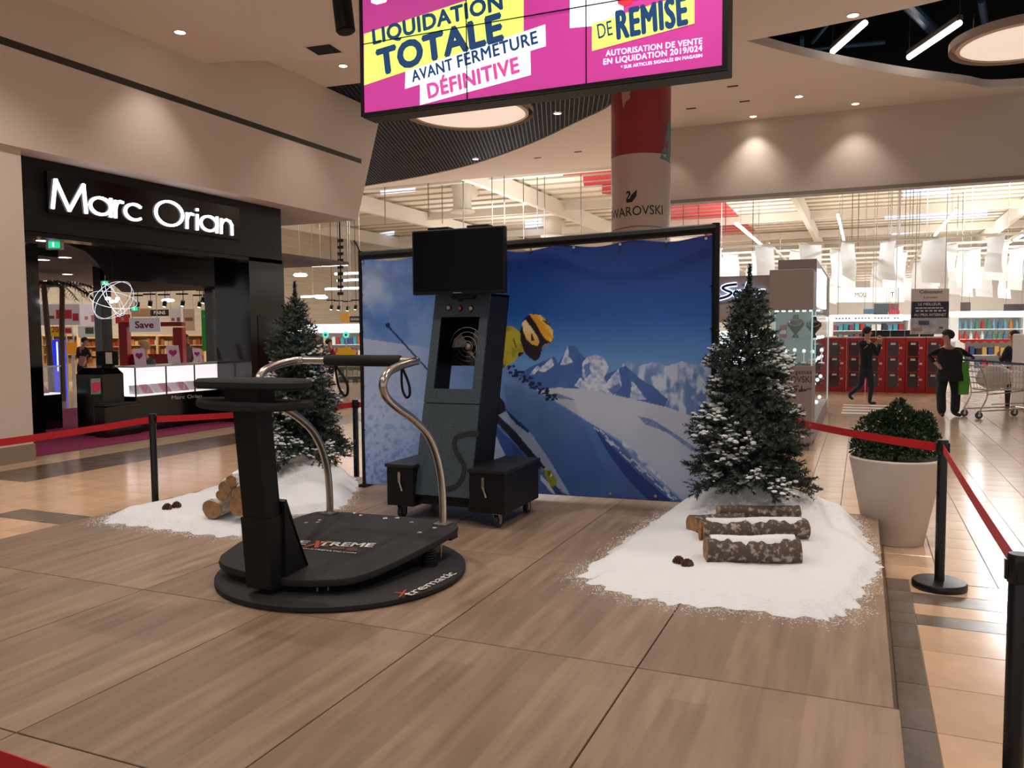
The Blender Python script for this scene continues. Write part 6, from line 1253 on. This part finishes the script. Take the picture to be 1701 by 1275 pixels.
person('boy in dark hoodie and jeans walking right past the red lockers', DB, dict(hip=(1439,613), neck=(1440,566), head=(1442,553), shl=(1434,574,.1), shr=(1447,574,-.12), ell=(1449,592,.12), elr=(1454,590,-.14), hal=(1458,570,.06), har=(1461,566,-.08), knl=(1432,641,.08), knr=(1446,641,-.06), ftl=(1414,662,.1), ftr=(1442,671,-.08), toel=(.55,0,-.06), toer=(1,0)), dict(top='#12141c', leg='#1a2233', shoe='#15161c'), 671, 'short', 1)
for o in list(bpy.data.objects):
    if o.name == 'person': boy = o
inv_ = WM(boy).inverted(); q = inv_ @ AT(1436, 571, DB); MB().ball((q.x-.05, q.y, q.z), .11, .14, .1, 12, 7).build('hood', M('cloth#12141c'), boy, smooth=True)
DW = 17.25
wm = person('woman in black tunic and wide trousers, hand on hip, beside the trolley', DW, dict(hip=(1576,618), neck=(1574,574), head=(1573,560), shl=(1556,583), shr=(1594,581), ell=(1540,590,-.05), elr=(1613,596,-.1), hal=(1553,606,-.12), har=(1597,594,-.22), knl=(1563,650), knr=(1588,650), ftl=(1564,691), ftr=(1586,691), toel=(-.3,-.9), toer=(.3,-.9)), dict(top='#131218', leg='#15141a', kr=.1, ar=.095, long=1, shoe='#0f0e10'), 692, 'bob', -1)
inv_ = WM(wm).inverted(); A = inv_ @ AT(1574, 580, DW); B = inv_ @ AT(1576, 632, DW)
MB().prismloops([[(A.x*(1-t)+B.x*t+rx*math.cos(a_), .15*math.sin(a_)*(1+.3*t), A.z*(1-t)+B.z*t) for a_ in np.linspace(0,2*math.pi,17)[:-1]] for t, rx in ((0,.20),(.15,.27),(.4,.25),(.65,.25),(.85,.28),(1,.29))]).build('tunic', M('cloth#131218'), wm, smooth=True)
person('man in navy jacket behind the trolley at the right edge', 19.0, dict(hip=(1678,622), neck=(1684,572), head=(1684,560), shl=(1672,582), shr=(1697,582), ell=(1664,600), elr=(1698,602), hal=(1655,588,-.1), har=(1680,606,-.15), knl=(1674,648), knr=(1684,648), ftl=(1673,682), ftr=(1686,682), toel=(-.8,-.4), toer=(-.6,-.6)), dict(top='#1c2438', leg='#2b2522'), 682, 'short', -1, haircol='#2a1a12')
person('dark-clad worker bending over the counter behind the jeweller', 27.0, dict(hip=(136,612), neck=(138,575), head=(142,568), shl=(130,580), shr=(145,580), ell=(129,592), elr=(150,592), hal=(138,598,-.1), har=(153,597,-.1), knl=(134,625), knr=(139,625), ftl=(134,645), ftr=(139,645)), dict(top='#2a201e', leg='#1c1c20'), 645, 'short', 1)
person('person in grey shirt left of the green banner', 26.0, dict(hip=(312,614), neck=(311,572), head=(309,563), shl=(304,578), shr=(319,578), ell=(302,592), elr=(322,594), hal=(303,604,-.1), har=(318,606,-.1), knl=(309,630), knr=(315,630), ftl=(309,648), ftr=(315,648)), dict(top='#8b8892', leg='#2b2b33'), 648, 'short', 1, haircol='#4a3a30')
person('fair-haired person sitting behind the jewellery counter', 17.0, dict(hip=(240,640), neck=(240,592), head=(239,578), shl=(228,600), shr=(254,600), ell=(224,620), elr=(258,620), hal=(230,632,-.1), har=(252,632,-.1), knl=(235,668), knr=(246,668), ftl=(235,700), ftr=(246,700)), dict(top='#3f3c42', leg='#2a2a30'), 700, 'long', -1, haircol='#a8865c')
person('person in red top near the shelves left of the banner', 29.0, dict(hip=(549,606), neck=(548,578), head=(547,570), shl=(543,583), shr=(554,583), ell=(541,594), elr=(557,594), hal=(544,602,-.1), har=(556,602,-.1), knl=(547,622), knr=(551,622), ftl=(547,640), ftr=(551,640)), dict(top='#8c2028', leg='#2a2a30'), 640, 'bob', 1, haircol='#241614')
# ================================================================ TROLLEY AND BAGS
CD = 17.0; tc = AT(1648, 700, CD); t = thing('shopping_trolley', 'wire shopping trolley with blue handle beside the woman', 'trolley', (AT(1600, 690, CD).x, AT(1600, 690, CD).y, FZ), YAW); s = CD/FPX
m_chr = M('trolley_wire', '#b9b2aa', .3, metal=.9)
def cp(x, y, z): return Vector((x, y, z))
L0, L1, W = .12, 1.28, .3                      # handle end at left (towards the woman)
zb0, zb1 = .78, 1.18
def basket(x, y, z): return (x, y, z)
wires = MB()
for z in (.60,.72,.84,.96,1.08):
    f_ = (z-.55)/.6; a = L0+.16*(1-f_); wires.tube([(a,-W+.05*(1-f_),z),(L1,-W+.1,z),(L1,W-.1,z),(a,W-.05*(1-f_),z)], .007, 4, closed=True)
for k in range(16):
    x = L0+.1+(L1-L0-.1)*k/15
    for sg in (-1, 1): wires.tube([(x+.06*(1-k/15), sg*(W-.07), .58), (x, sg*(W-.01-.06*k/15), 1.12)], .005, 4)
for k in range(7): y = -W+.1+(.2*2-.0)*k/6; wires.tube([(L1,y,.58),(L1,y,1.1)], .005, 4); wires.tube([(L0+.15,y,.58),(L1,y,.58)], .005, 4)
wires.build('basket_wires', m_chr, t)
fr = MB()
for sg in (-1, 1): fr.tube(smooth_path([(L0-.04,sg*W,1.16),(L0+.12,sg*W,.9),(L0+.2,sg*W,.5),(L0+.05,sg*W,.16)], 4), .014, 6); fr.tube([(L0+.05,sg*W,.16),(L1-.05,sg*W*.8,.2)], .014, 6); fr.tube([(L0+.2,sg*W,.5),(L1-.1,sg*W*.8,.58)], .012, 6)
fr.tube([(L1-.05,-W*.8,.2),(L1-.05,W*.8,.2)], .014, 6); fr.tube([(L0+.3,-W*.9,.3),(L1-.1,-W*.8,.32)], .01, 6); fr.build('frame', m_chr, t)
MB().tube([(L0-.06,-W,1.2),(L0-.06,W,1.2)], .022, 8).build('handle', M('trolley_blue', '#2d5f8a', .4), t)
for sg in (-1, 1): MB().tube([(L0-.06,sg*W,1.2),(L1,sg*(W-.08),1.1)], .022, 6).build('blue_rail', M('trolley_blue'), t)
for x, sg in ((L0+.05,-1),(L0+.05,1),(L1-.05,-1),(L1-.05,1)):
    wz = MB().tube([(x,sg*W*.9-.015,.075),(x,sg*W*.9+.015,.075)], .075, 18).build('wheel', M('trolley_tyre', '#4a4744', .6), t); MB().tube([(x,sg*W*.9-.018,.075),(x,sg*W*.9+.018,.075)], .03, 10).build('hub', m_chr, wz); MB().box(x-.02,x+.02,sg*W*.9-.025,sg*W*.9+.025,.1,.17).build('fork', m_chr, t)
bg = thing('plastic_bag', 'bulging white translucent bag inside the trolley', 'bag', WM(t) @ Vector((.62,0,.6)), YAW); rd2 = random.Random(9)
MB().ball((0,0,.24), .36, .2, .25, 16, 10, .12).build('bag_body', M('bag_white', '#d8cfc8', .5, bump=.5, bscale=14), bg, smooth=True); MB().tube(smooth_path([(.0,0,.46),(.04,.02,.55),(.1,0,.47)], 4), .018, 6).build('bag_handle', M('bag_white'), bg)
gb = thing('green_bag', 'long green bag hanging from the trolley beside the woman', 'bag', AT(1599, 655, 17.15), YAW); h_ = 55*s
MB().prismloops([[(-.09,-.03,.0),(.11,-.03,0),(.11,.05,0),(-.09,.05,0)], [(-.1,-.05,.3),(.12,-.05,.3),(.12,.07,.3),(-.1,.07,.3)], [(-.07,-.02,h_),(.08,-.02,h_),(.08,.03,h_),(-.07,.03,h_)]]).build('bag_body', M('bag_green', '#4f9a2c', .5), gb, smooth=True); MB().tube(smooth_path([(-.05,0,h_),(0,0,h_+.14),(.06,0,h_)], 4), .01, 5).build('bag_handle', M('bag_green'), gb)
ic = thing('sandwich', 'snack held in the walking boy\'s hand', 'food', AT(1461, 561, DB-.1), YAW); MB().ball((0,0,.02), .06, .04, .045, 10, 6, .1).build('bun', M('bun', '#b98a5c', .7), ic, smooth=True); MB().box(-.05,.05,-.03,.03,-.03,.0).build('wrapper', m_prnw, ic)
wc = thing('white_column_box', 'tall white display box at the right edge behind the trolley', 'display stand', AT(1702, 640, 18.2), YAW); MB().rbox(0,.5,0,.5,FZ-AT(1702,640,18.2).z,1.15,.02).build('body', M('white_box', '#d9d4d0', .5), wc); MB().box(.05,.45,-.004,0,.5,.9).build('front_panel', m_prnw, wc)
